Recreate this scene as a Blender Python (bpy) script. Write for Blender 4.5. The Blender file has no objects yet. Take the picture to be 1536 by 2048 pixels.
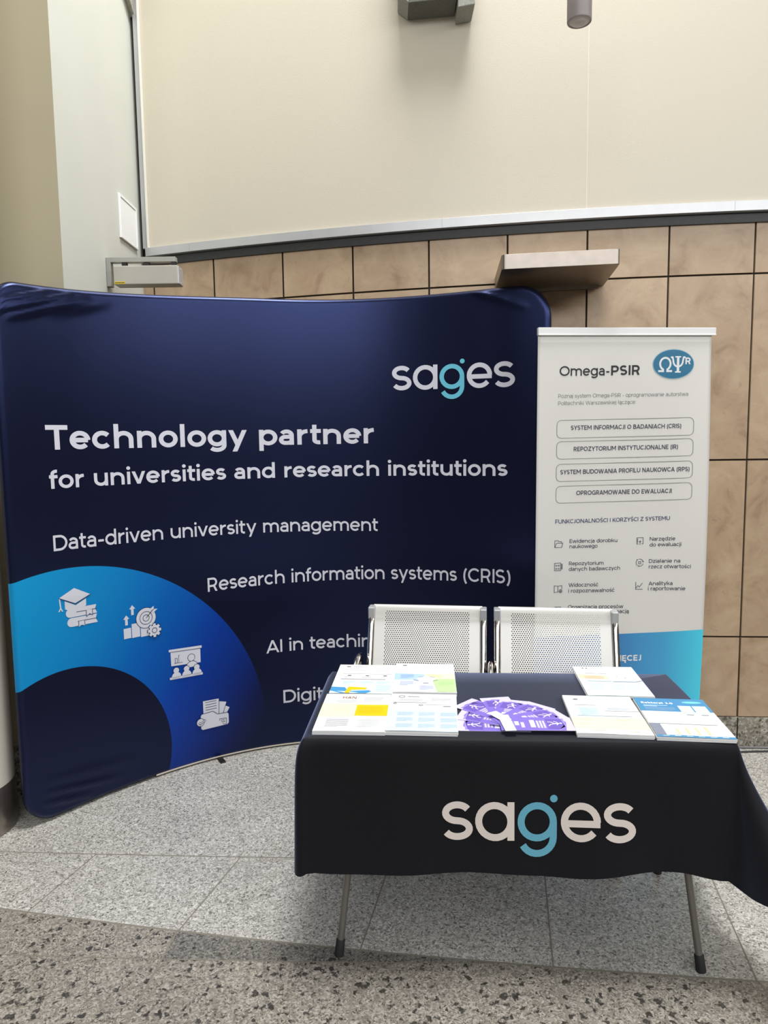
import bpy, bmesh, math, random
from mathutils import Vector, Matrix

random.seed(7)
SC = bpy.context.scene
COL = SC.collection
PI = math.pi

# ------------------------------------------------------------------ camera
F_PX, PITCH, ROLL, EYE = 1402.0, 0.100, 0.0138, 1.53
cd = bpy.data.cameras.new('camera')
cam = bpy.data.objects.new('camera', cd)
COL.objects.link(cam)
cd.sensor_fit = 'VERTICAL'
cd.sensor_height = 36.0
cd.sensor_width = 27.0
cd.lens = F_PX / 2048.0 * 36.0
cd.clip_start = 0.05
_R = Vector((1, 0, 0)); _U = Vector((0, math.sin(PITCH), math.cos(PITCH))); _F = Vector((0, math.cos(PITCH), -math.sin(PITCH)))
_r = _R * math.cos(ROLL) - _U * math.sin(ROLL)
_u = _U * math.cos(ROLL) + _R * math.sin(ROLL)
cam.matrix_world = Matrix(((_r.x, _u.x, -_F.x, 0), (_r.y, _u.y, -_F.y, 0), (_r.z, _u.z, -_F.z, EYE), (0, 0, 0, 1)))
SC.camera = cam

# ------------------------------------------------------------------ light
SC.view_settings.view_transform = 'Standard'
SC.view_settings.look = 'None'
SC.view_settings.exposure = 0.0
SC.view_settings.gamma = 1.0
SC.view_settings.use_curve_mapping = False
W = bpy.data.worlds.new('hall_daylight'); SC.world = W
W.use_nodes = True
nt = W.node_tree
bg = nt.nodes['Background']
bg.inputs['Strength'].default_value = 0.075
bg.inputs['Color'].default_value = (1.0, 0.95, 0.87, 1)

def area(name, loc, target, sx, sy, power, color):
    l = bpy.data.lights.new(name, 'AREA'); l.shape = 'RECTANGLE'; l.size = sx; l.size_y = sy
    l.energy = power; l.color = color
    o = bpy.data.objects.new(name, l); COL.objects.link(o)
    o.location = loc
    o.rotation_euler = (Vector(target) - Vector(loc)).to_track_quat('-Z', 'Y').to_euler()
    return o
area('skylight', (0.55, 2.35, 6.9), (0.45, 2.3, 0), 1.9, 1.5, 395, (0.97, 0.98, 1.0))
area('hall_windows', (-.1, -5.6, 4.7), (-.2, 3.0, 2.6), 7.2, 1.4, 285, (0.95, 0.97, 1.0))
area('side_windows', (4.8, -1.6, 4.2), (-.6, 3.0, 2.3), 6.2, 1.4, 165, (0.95, 0.97, 1.0))

# ------------------------------------------------------------------ materials
def lin(c):
    out = []
    for v in c:
        v /= 255.0
        out.append(v / 12.92 if v <= 0.04045 else ((v + 0.055) / 1.055) ** 2.4)
    return (*out, 1.0)

def mat(name, rgb, rough=0.5, metal=0.0, spec=0.5, noise=0.0, nscale=30.0, bump=0.0, bscale=200.0, sheen=0.0, sheen_rough=0.4, sheen_tint=(255, 255, 255), coat=0.0):
    m = bpy.data.materials.new(name); m.use_nodes = True
    n = m.node_tree.nodes; L = m.node_tree.links
    b = n['Principled BSDF']
    b.inputs['Base Color'].default_value = lin(rgb)
    b.inputs['Roughness'].default_value = rough
    b.inputs['Metallic'].default_value = metal
    b.inputs['Specular IOR Level'].default_value = spec
    if sheen:
        b.inputs['Sheen Weight'].default_value = sheen
        b.inputs['Sheen Roughness'].default_value = sheen_rough
        b.inputs['Sheen Tint'].default_value = lin(sheen_tint)
    if coat:
        b.inputs['Coat Weight'].default_value = coat
    if noise or bump:
        tc = n.new('ShaderNodeTexCoord')
    if noise:
        t = n.new('ShaderNodeTexNoise'); t.inputs['Scale'].default_value = nscale; t.inputs['Detail'].default_value = 4
        L.new(tc.outputs['Object'], t.inputs['Vector'])
        r = n.new('ShaderNodeMapRange'); r.inputs['From Min'].default_value = 0.3; r.inputs['From Max'].default_value = 0.7
        r.inputs['To Min'].default_value = 1 - noise; r.inputs['To Max'].default_value = 1 + noise
        L.new(t.outputs['Fac'], r.inputs['Value'])
        mx = n.new('ShaderNodeMix'); mx.data_type = 'RGBA'; mx.blend_type = 'MULTIPLY'; mx.inputs['Factor'].default_value = 1
        mx.inputs[6].default_value = lin(rgb)
        cb = n.new('ShaderNodeCombineColor')
        for i in range(3): L.new(r.outputs['Result'], cb.inputs[i])
        L.new(cb.outputs['Color'], mx.inputs[7])
        L.new(mx.outputs[2], b.inputs['Base Color'])
    if bump:
        t2 = n.new('ShaderNodeTexNoise'); t2.inputs['Scale'].default_value = bscale; t2.inputs['Detail'].default_value = 3
        L.new(tc.outputs['Object'], t2.inputs['Vector'])
        bp = n.new('ShaderNodeBump'); bp.inputs['Strength'].default_value = bump; bp.inputs['Distance'].default_value = 0.002
        L.new(t2.outputs['Fac'], bp.inputs['Height']); L.new(bp.outputs['Normal'], b.inputs['Normal'])
    return m

def ramp(n, stops, interp='LINEAR'):
    r = n.new('ShaderNodeValToRGB'); r.color_ramp.interpolation = interp
    e = r.color_ramp.elements
    while len(e) < len(stops): e.new(0.5)
    for el, (p, c) in zip(e, stops): el.position = p; el.color = lin(c) if max(c) > 1 else (*c, 1)
    return r

def granite(name, stops, scale, rough, blot=None):
    m = bpy.data.materials.new(name); m.use_nodes = True
    n = m.node_tree.nodes; L = m.node_tree.links; b = n['Principled BSDF']
    tc = n.new('ShaderNodeTexCoord')
    nz = n.new('ShaderNodeTexNoise'); nz.inputs['Scale'].default_value = 60; nz.inputs['Detail'].default_value = 2
    L.new(tc.outputs['Object'], nz.inputs['Vector'])
    wv = n.new('ShaderNodeMix'); wv.data_type = 'RGBA'; wv.blend_type = 'LINEAR_LIGHT'; wv.inputs['Factor'].default_value = 0.012
    L.new(tc.outputs['Object'], wv.inputs[6]); L.new(nz.outputs['Color'], wv.inputs[7])
    vo = n.new('ShaderNodeTexVoronoi'); vo.inputs['Scale'].default_value = scale
    L.new(wv.outputs[2], vo.inputs['Vector'])
    sep = n.new('ShaderNodeSeparateColor'); L.new(vo.outputs['Color'], sep.inputs[0])
    r1 = ramp(n, stops); L.new(sep.outputs[0], r1.inputs['Fac'])
    big = n.new('ShaderNodeTexNoise'); big.inputs['Scale'].default_value = 3.0; big.inputs['Detail'].default_value = 3
    L.new(tc.outputs['Object'], big.inputs['Vector'])
    mr = n.new('ShaderNodeMapRange'); mr.inputs['From Min'].default_value = .3; mr.inputs['From Max'].default_value = .7
    mr.inputs['To Min'].default_value = .9; mr.inputs['To Max'].default_value = 1.08
    L.new(big.outputs['Fac'], mr.inputs['Value'])
    mul = n.new('ShaderNodeVectorMath'); mul.operation = 'SCALE'
    L.new(r1.outputs['Color'], mul.inputs[0]); L.new(mr.outputs['Result'], mul.inputs['Scale'])
    last = mul.outputs[0]
    if blot:
        bl = n.new('ShaderNodeTexVoronoi'); bl.inputs['Scale'].default_value = blot[0]; bl.inputs['Randomness'].default_value = 1
        wv2 = n.new('ShaderNodeMix'); wv2.data_type = 'RGBA'; wv2.blend_type = 'LINEAR_LIGHT'; wv2.inputs['Factor'].default_value = 0.018
        L.new(tc.outputs['Object'], wv2.inputs[6]); L.new(nz.outputs['Color'], wv2.inputs[7])
        L.new(wv2.outputs[2], bl.inputs['Vector'])
        s2 = n.new('ShaderNodeSeparateColor'); L.new(bl.outputs['Color'], s2.inputs[0])
        # blot size varies from cell to cell
        m1 = n.new('ShaderNodeMapRange'); m1.inputs['To Min'].default_value = -0.12; m1.inputs['To Max'].default_value = blot[1]
        L.new(s2.outputs[1], m1.inputs['Value'])
        lt = n.new('ShaderNodeMath'); lt.operation = 'SUBTRACT'; L.new(m1.outputs['Result'], lt.inputs[0]); L.new(bl.outputs['Distance'], lt.inputs[1])
        st = n.new('ShaderNodeMapRange'); st.inputs['From Min'].default_value = -0.05; st.inputs['From Max'].default_value = 0.08
        st.inputs['To Max'].default_value = 0.85
        L.new(lt.outputs[0], st.inputs['Value'])
        mx = n.new('ShaderNodeMix'); mx.data_type = 'RGBA'
        L.new(st.outputs['Result'], mx.inputs['Factor']); L.new(last, mx.inputs[6]); mx.inputs[7].default_value = lin(blot[2])
        last = mx.outputs[2]
    L.new(last, b.inputs['Base Color'])
    b.inputs['Roughness'].default_value = rough
    b.inputs['Specular IOR Level'].default_value = 0.4
    return m

def marble():
    m = bpy.data.materials.new('beige_stone_tile'); m.use_nodes = True
    n = m.node_tree.nodes; L = m.node_tree.links; b = n['Principled BSDF']
    tc = n.new('ShaderNodeTexCoord'); geo = n.new('ShaderNodeNewGeometry')
    off = n.new('ShaderNodeVectorMath'); off.operation = 'SCALE'
    cb = n.new('ShaderNodeCombineXYZ')
    for i in range(3): L.new(geo.outputs['Random Per Island'], cb.inputs[i])
    L.new(cb.outputs[0], off.inputs[0]); off.inputs['Scale'].default_value = 37
    ad = n.new('ShaderNodeVectorMath'); L.new(tc.outputs['Object'], ad.inputs[0]); L.new(off.outputs[0], ad.inputs[1])
    t = n.new('ShaderNodeTexNoise'); t.inputs['Scale'].default_value = 5.5; t.inputs['Detail'].default_value = 7; t.inputs['Roughness'].default_value = .62; t.inputs['Distortion'].default_value = .8
    L.new(ad.outputs[0], t.inputs['Vector'])
    r = ramp(n, [(.27, (146, 120, 93)), (.42, (172, 147, 119)), (.6, (184, 160, 131)), (.78, (194, 172, 144))])
    L.new(t.outputs['Fac'], r.inputs['Fac'])
    # fine dark veins
    v = n.new('ShaderNodeTexNoise'); v.inputs['Scale'].default_value = 11; v.inputs['Detail'].default_value = 5; v.inputs['Distortion'].default_value = 1.5
    L.new(ad.outputs[0], v.inputs['Vector'])
    sb = n.new('ShaderNodeMath'); sb.operation = 'SUBTRACT'; L.new(v.outputs['Fac'], sb.inputs[0]); sb.inputs[1].default_value = .36
    ab = n.new('ShaderNodeMath'); ab.operation = 'ABSOLUTE'; L.new(sb.outputs[0], ab.inputs[0])
    mr = n.new('ShaderNodeMapRange'); mr.inputs['From Max'].default_value = .008; mr.inputs['To Min'].default_value = .35; mr.inputs['To Max'].default_value = 0
    L.new(ab.outputs[0], mr.inputs['Value'])
    mx = n.new('ShaderNodeMix'); mx.data_type = 'RGBA'; L.new(mr.outputs[0], mx.inputs['Factor']); L.new(r.outputs['Color'], mx.inputs[6]); mx.inputs[7].default_value = lin((120, 92, 66))
    hs = n.new('ShaderNodeMapRange'); hs.inputs['To Min'].default_value = .93; hs.inputs['To Max'].default_value = 1.06
    L.new(geo.outputs['Random Per Island'], hs.inputs['Value'])
    sc = n.new('ShaderNodeVectorMath'); sc.operation = 'SCALE'; L.new(mx.outputs[2], sc.inputs[0]); L.new(hs.outputs[0], sc.inputs['Scale'])
    L.new(sc.outputs[0], b.inputs['Base Color'])
    b.inputs['Roughness'].default_value = .38; b.inputs['Specular IOR Level'].default_value = .4
    return m

def backdrop_fabric():
    """navy stretch fabric with a printed ring that fades cyan > blue > navy; uv is in metres on the cloth"""
    m = bpy.data.materials.new('printed_navy_stretch_fabric'); m.use_nodes = True
    n = m.node_tree.nodes; L = m.node_tree.links; b = n['Principled BSDF']
    uv = n.new('ShaderNodeUVMap'); uv.uv_map = 'UVMap'
    sep = n.new('ShaderNodeSeparateXYZ'); L.new(uv.outputs[0], sep.inputs[0])
    def math_(op, a, c=None):
        k = n.new('ShaderNodeMath'); k.operation = op
        for i, s in enumerate((a, c)):
            if s is None: continue
            if isinstance(s, (int, float)): k.inputs[i].default_value = s
            else: L.new(s, k.inputs[i])
        return k.outputs[0]
    def dist(cx, cy):
        a = math_('SUBTRACT', sep.outputs[0], cx); c = math_('SUBTRACT', sep.outputs[1], cy)
        return math_('SQRT', math_('ADD', math_('MULTIPLY', a, a), math_('MULTIPLY', c, c)))
    d1 = dist(RING[0], RING[1]); d2 = dist(RING[3], RING[4])
    inside = math_('LESS_THAN', d1, RING[2]); outer = math_('GREATER_THAN', d2, RING[5])
    ring = math_('MULTIPLY', inside, outer)
    # gradient runs across and down the ring
    g = math_('ADD', math_('MULTIPLY', sep.outputs[0], 1.0), math_('MULTIPLY', sep.outputs[1], -0.62))
    gm = n.new('ShaderNodeMapRange'); gm.inputs['From Min'].default_value = -0.65; gm.inputs['From Max'].default_value = 1.0
    L.new(g, gm.inputs['Value'])
    r = ramp(n, [(0.0, (20, 152, 206)), (.28, (14, 128, 192)), (.46, (8, 96, 176)), (.66, (12, 58, 150)), (.83, (14, 38, 110)), (.93, (16, 22, 62)), (1.0, (15, 16, 31))])
    L.new(gm.outputs[0], r.inputs['Fac'])
    mx = n.new('ShaderNodeMix'); mx.data_type = 'RGBA'; L.new(ring, mx.inputs['Factor'])
    mx.inputs[6].default_value = lin((15, 16, 31)); L.new(r.outputs['Color'], mx.inputs[7])
    L.new(mx.outputs[2], b.inputs['Base Color'])
    b.inputs['Roughness'].default_value = .28; b.inputs['Specular IOR Level'].default_value = .85
    b.inputs['Specular Tint'].default_value = lin((140, 160, 245))
    # fine weave
    tc = n.new('ShaderNodeTexNoise'); tc.inputs['Scale'].default_value = 900; L.new(uv.outputs[0], tc.inputs['Vector'])
    bp = n.new('ShaderNodeBump'); bp.inputs['Strength'].default_value = .25; bp.inputs['Distance'].default_value = .0006
    L.new(tc.outputs['Fac'], bp.inputs['Height']); L.new(bp.outputs['Normal'], b.inputs['Normal'])
    return m

def perforated():
    """pale grey enamelled steel with staggered punched holes; uv in metres, seat panel is 0.47 wide"""
    m = bpy.data.materials.new('perforated_grey_steel'); m.use_nodes = True
    n = m.node_tree.nodes; L = m.node_tree.links; b = n['Principled BSDF']
    b.inputs['Base Color'].default_value = lin((190, 188, 182)); b.inputs['Roughness'].default_value = .32; b.inputs['Metallic'].default_value = .25
    uv = n.new('ShaderNodeUVMap'); uv.uv_map = 'UVMap'
    sep = n.new('ShaderNodeSeparateXYZ'); L.new(uv.outputs[0], sep.inputs[0])
    def mth(op, a, c=None):
        k = n.new('ShaderNodeMath'); k.operation = op
        for i, s in enumerate((a, c)):
            if s is None: continue
            if isinstance(s, (int, float)): k.inputs[i].default_value = s
            else: L.new(s, k.inputs[i])
        return k.outputs[0]
    a = 0.0092; bb = a * 1.732
    def lat(o):
        x = mth('MULTIPLY', mth('SUBTRACT', mth('FRACT', mth('ADD', mth('DIVIDE', sep.outputs[0], a), o)), .5), a)
        y = mth('MULTIPLY', mth('SUBTRACT', mth('FRACT', mth('ADD', mth('DIVIDE', sep.outputs[1], bb), o)), .5), bb)
        return mth('SQRT', mth('ADD', mth('MULTIPLY', x, x), mth('MULTIPLY', y, y)))
    d = mth('MINIMUM', lat(0.0), lat(0.5))
    hole = mth('LESS_THAN', d, 0.00235)
    inx = mth('MULTIPLY', mth('GREATER_THAN', sep.outputs[0], .062), mth('LESS_THAN', sep.outputs[0], .408))
    iny = mth('MULTIPLY', mth('GREATER_THAN', sep.outputs[1], .052), mth('LESS_THAN', sep.outputs[1], .80))
    f = mth('MULTIPLY', hole, mth('MULTIPLY', inx, iny))
    tr = n.new('ShaderNodeBsdfTransparent'); mx = n.new('ShaderNodeMixShader')
    L.new(f, mx.inputs[0]); L.new(b.outputs[0], mx.inputs[1]); L.new(tr.outputs[0], mx.inputs[2])
    L.new(mx.outputs[0], n['Material Output'].inputs['Surface'])
    return m

# ring print on the backdrop: outer circle (cu, cv, r) and inner circle (cu, cv, r) in cloth metres
RING = (0.194, 0.127, 0.904, 0.164, 0.1465, 0.465)

M = {}
M['floor_light'] = granite('light_grey_granite', [(0, (92, 90, 84)), (.16, (140, 137, 129)), (.5, (176, 172, 164)), (.8, (194, 191, 184)), (1, (214, 212, 206))], 210, .33)
M['floor_dark'] = granite('brown_grey_granite', [(0, (80, 76, 69)), (.18, (120, 114, 104)), (.6, (145, 138, 127)), (1, (178, 171, 160))], 210, .36, (44, .50, (34, 32, 29)))
M['floor_band'] = granite('dark_grey_granite', [(0, (70, 68, 62)), (.25, (98, 95, 88)), (.6, (122, 118, 110)), (1, (146, 143, 136))], 210, .36, (38, .38, (40, 38, 36)))
M['grout'] = mat('floor_grout', (128, 122, 110), .8)
M['plinth'] = granite('plinth_granite', [(0, (84, 80, 70)), (.3, (132, 126, 112)), (.7, (156, 150, 136)), (1, (190, 186, 174))], 95, .4)
M['tile'] = marble()
M['joint'] = mat('dark_tile_joint', (46, 36, 26), .9)
M['panel'] = mat('cream_wall_sheet', (200, 192, 174), .42, spec=.35, bump=.25, bscale=260)
M['paint'] = mat('pale_green_wall_paint', (196, 197, 187), .55, noise=.02, nscale=3)
M['paint2'] = mat('olive_beige_wall_paint', (172, 163, 136), .6, noise=.02, nscale=3)
M['ceiling'] = mat('white_ceiling_paint', (228, 226, 218), .8)
M['alu'] = mat('satin_aluminium', (188, 188, 188), .35, metal=.35, noise=.03, nscale=12)
M['white_trim'] = mat('white_plastic_edge', (226, 224, 216), .4)
M['dark_strip'] = mat('charcoal_strip', (52, 52, 52), .55, noise=.12, nscale=50)
M['steel'] = mat('brushed_steel', (150, 141, 131), .36, metal=.95, noise=.06, nscale=25)
M['grey_enamel'] = mat('grey_enamel', (172, 168, 156), .45, noise=.03, nscale=15)
M['grey_bracket'] = mat('grey_bracket_paint', (150, 149, 142), .5, noise=.04, nscale=40)
M['black'] = mat('black_plastic', (18, 18, 18), .5)
M['yellow'] = mat('yellow_sticker', (214, 184, 34), .5)
M['ink'] = mat('dark_ink', (34, 36, 44), .6)
M['white'] = mat('white_enamel', (232, 232, 230), .35)
M['column'] = mat('cream_column_paint', (206, 200, 188), .4, noise=.02, nscale=4)
M['column_steel'] = mat('column_kick_steel', (150, 142, 134), .28, metal=.9, noise=.1, nscale=14)
M['mount_dark'] = mat('dark_granular_grey', (92, 92, 84), .8, noise=.25, nscale=160, bump=.4, bscale=200)
M['mount_light'] = mat('light_granular_grey', (140, 140, 132), .8, noise=.2, nscale=160)
M['soffit'] = mat('rough_grey_soffit', (150, 146, 132), .8, noise=.18, nscale=60)
M['lamp'] = mat('mauve_grey_lamp', (158, 148, 146), .45, noise=.03, nscale=20)
M['lens'] = mat('lightened_lamp_bottom', (205, 196, 192), .5)  # lamp's bottom disc: light bounced off the floor is painted into its pale colour
M['fabric'] = backdrop_fabric()
M['fab_print'] = mat('white_fabric_print', (208, 208, 217), .6, spec=.3)
M['fab_cyan'] = mat('light_blue_fabric_print', (104, 190, 210), .6, spec=.3)
M['fab_line'] = mat('dark_outline_print', (38, 48, 80), .6, spec=.3)
M['piping'] = mat('off_white_piping', (196, 186, 172), .6)
M['banner'] = mat('white_banner_vinyl', (224, 221, 214), .34, spec=.4)
M['txt_black'] = mat('black_vinyl_ink', (28, 28, 32), .5)
M['txt_grey'] = mat('grey_vinyl_ink', (128, 128, 128), .5)
M['txt_navy'] = mat('slate_blue_vinyl_ink', (72, 78, 112), .5)
M['txt_dark'] = mat('slate_vinyl_ink', (64, 68, 84), .5)
M['logo_teal'] = mat('petrol_blue_vinyl_ink', (38, 112, 146), .4)
M['cloth'] = mat('black_polyester_cloth', (10, 10, 12), .6, spec=.22, sheen=.9, sheen_rough=.4, sheen_tint=(170, 182, 225), bump=.15, bscale=900)
M['cloth_white'] = mat('warm_white_cloth_print', (234, 223, 214), .7)
M['cloth_cyan'] = mat('light_blue_cloth_print', (104, 178, 202), .7)
M['leg'] = mat('grey_tube_enamel', (122, 118, 112), .35, metal=.5)
M['rubber'] = mat('dark_rubber', (34, 33, 34), .7)
M['table_board'] = mat('grey_table_board', (120, 118, 114), .6)
M['perf'] = perforated()
M['chrome'] = mat('chrome', (212, 206, 198), .14, metal=1.0)
M['beam'] = mat('dark_grey_beam', (60, 60, 62), .4, metal=.5)
M['paper'] = mat('white_paper', (240, 240, 238), .5)
M['cable'] = mat('dark_cable', (58, 56, 56), .5)
M['cable_grey'] = mat('grey_cable', (120, 118, 118), .5)

def ink(name, rgb):
    if name not in M: M[name] = mat(name, rgb, .5, spec=.35)
    return M[name]

def teal_print():
    m = bpy.data.materials.new('teal_gradient_print'); m.use_nodes = True
    n = m.node_tree.nodes; L = m.node_tree.links; b = n['Principled BSDF']
    uv = n.new('ShaderNodeUVMap'); uv.uv_map = 'UVMap'
    s = n.new('ShaderNodeSeparateXYZ'); L.new(uv.outputs[0], s.inputs[0])
    mr = n.new('ShaderNodeMapRange'); mr.inputs['From Max'].default_value = .775; L.new(s.outputs[0], mr.inputs['Value'])
    r = ramp(n, [(0, (56, 104, 172)), (.5, (66, 134, 192)), (.78, (70, 164, 210)), (.92, (72, 196, 228)), (1, (78, 214, 238))])
    L.new(mr.outputs[0], r.inputs['Fac']); L.new(r.outputs['Color'], b.inputs['Base Color'])
    b.inputs['Roughness'].default_value = .36
    return m
M['teal'] = teal_print()

# ------------------------------------------------------------------ mesh helpers
class MB:
    def __init__(s): s.v = []; s.f = []; s.m = []; s.sm = []; s.uv = {}
    def add(s, verts, faces, mi=0, smooth=False, uvs=None):
        o = len(s.v); s.v += [tuple(p) for p in verts]
        for fc in faces:
            s.f.append(tuple(o + i for i in fc)); s.m.append(mi); s.sm.append(smooth)
        if uvs:
            for i, q in enumerate(uvs): s.uv[o + i] = q
    def box(s, x0, x1, y0, y1, z0, z1, mi=0, X=None):
        p = [(x, y, z) for z in (z0, z1) for y in (y0, y1) for x in (x0, x1)]
        if X: p = [X(*q) for q in p]
        s.add(p, [(0, 2, 3, 1), (4, 5, 7, 6), (0, 1, 5, 4), (2, 6, 7, 3), (0, 4, 6, 2), (1, 3, 7, 5)], mi)
    def prism(s, loop0, loop1, mi=0, smooth=False):
        n = len(loop0)
        s.add(list(loop0) + list(loop1), [tuple(range(n - 1, -1, -1)), tuple(range(n, 2 * n))] + [(i, (i + 1) % n, n + (i + 1) % n, n + i) for i in range(n)], mi, smooth)
    def grid(s, fn, nu, nv, mi=0, smooth=True, uvfn=None, flip=False):
        P = [fn(i, j) for j in range(nv) for i in range(nu)]
        U = [uvfn(i, j) for j in range(nv) for i in range(nu)] if uvfn else None
        F = []
        for j in range(nv - 1):
            for i in range(nu - 1):
                q = (j * nu + i, j * nu + i + 1, (j + 1) * nu + i + 1, (j + 1) * nu + i)
                F.append(q[::-1] if flip else q)
        s.add(P, F, mi, smooth, U)
    def tube(s, path, r, n=10, mi=0, cap=True, flat=None):
        path = [Vector(p) for p in path]; N = len(path); rings = []
        up = None
        for i, p in enumerate(path):
            t = (path[min(i + 1, N - 1)] - path[max(i - 1, 0)]).normalized()
            if up is None:
                a = Vector((0, 0, 1)) if abs(t.z) < .9 else Vector((1, 0, 0))
                up = (a - t * a.dot(t)).normalized()
            else:
                up = (up - t * up.dot(t)).normalized()
            sd = t.cross(up)
            rr = r[i] if isinstance(r, (list, tuple)) else r
            fx, fy = flat if flat else (1, 1)
            rings.append([p + sd * (math.cos(2 * PI * k / n) * rr * fx) + up * (math.sin(2 * PI * k / n) * rr * fy) for k in range(n)])
        V = [q for R in rings for q in R]; F = []
        for i in range(N - 1):
            for k in range(n):
                F.append((i * n + k, i * n + (k + 1) % n, (i + 1) * n + (k + 1) % n, (i + 1) * n + k))
        s.add(V, F, mi, True)
        if cap:
            s.add(rings[0], [tuple(range(n - 1, -1, -1))], mi); s.add(rings[-1], [tuple(range(n))], mi)
    def lathe(s, prof, c, n=40, mi=0, smooth=True):
        V = []; F = []
        for (r, z) in prof:
            V += [(c[0] + r * math.cos(2 * PI * k / n), c[1] + r * math.sin(2 * PI * k / n), c[2] + z) for k in range(n)]
        for i in range(len(prof) - 1):
            for k in range(n): F.append((i * n + k, i * n + (k + 1) % n, (i + 1) * n + (k + 1) % n, (i + 1) * n + k))
        s.add(V, F, mi, smooth)

def wloc(o):
    M4 = Matrix.Identity(4)
    while o:
        M4 = Matrix.LocRotScale(o.location, o.rotation_euler, None) @ M4
        o = o.parent
    return M4

def obj(name, mb, mats, parent=None, world=True, bevel=0.0, solid=0.0, kind=None, label=None, seg=2, offset=0):
    me = bpy.data.meshes.new(name)
    vs = mb.v
    if parent is not None and world:
        inv = wloc(parent).inverted(); vs = [tuple(inv @ Vector(p)) for p in vs]
    me.from_pydata(vs, [], mb.f)
    if not isinstance(mats, (list, tuple)): mats = [mats]
    for m in mats: me.materials.append(m)
    me.polygons.foreach_set('material_index', mb.m)
    me.polygons.foreach_set('use_smooth', mb.sm)
    if mb.uv:
        ul = me.uv_layers.new(name='UVMap')
        for lp in me.loops: ul.data[lp.index].uv = mb.uv.get(lp.vertex_index, (0, 0))
    me.update()
    o = bpy.data.objects.new(name, me); COL.objects.link(o)
    if parent is not None: o.parent = parent
    if bevel:
        b = o.modifiers.new('bevel', 'BEVEL'); b.width = bevel; b.segments = seg; b.limit_method = 'ANGLE'; b.harden_normals = False
    if solid:
        s = o.modifiers.new('solid', 'SOLIDIFY'); s.thickness = solid; s.offset = offset
    if kind: o['kind'] = kind
    if label: o['label'] = label
    return o

def thing(name, label, cat, loc=(0, 0, 0), rotz=0.0, group=None, kind=None):
    o = bpy.data.objects.new(name, None); COL.objects.link(o)
    o.location = loc; o.rotation_euler = (0, 0, rotz); o.empty_display_size = .1
    o['label'] = label; o['category'] = cat
    if group: o['group'] = group
    if kind: o['kind'] = kind
    return o

def tag(o, label, cat, group=None):
    o['label'] = label; o['category'] = cat
    if group: o['group'] = group
    return o

# ------------------------------------------------------------------ drawn lettering (monoline strokes)
def arc(cx, cy, rx, ry, a0, a1):
    n = max(3, int(abs(a1 - a0) / 13))
    return [(cx + rx * math.cos(math.radians(a0 + (a1 - a0) * i / n)), cy + ry * math.sin(math.radians(a0 + (a1 - a0) * i / n))) for i in range(n + 1)]

def dia(x0, y0, x1, y1, w):        # diagonal bar with level ends
    ww = w * math.hypot(x1 - x0, y1 - y0) / abs(y1 - y0) / 2
    return ('P', [(x0 - ww, y0), (x0 + ww, y0), (x1 + ww, y1), (x1 - ww, y1)])

def disc(cx, cy, r, ry=None):
    return ('P', [(cx + r * math.cos(2 * PI * k / 18), cy + (ry or r) * math.sin(2 * PI * k / 18)) for k in range(18)])

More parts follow.
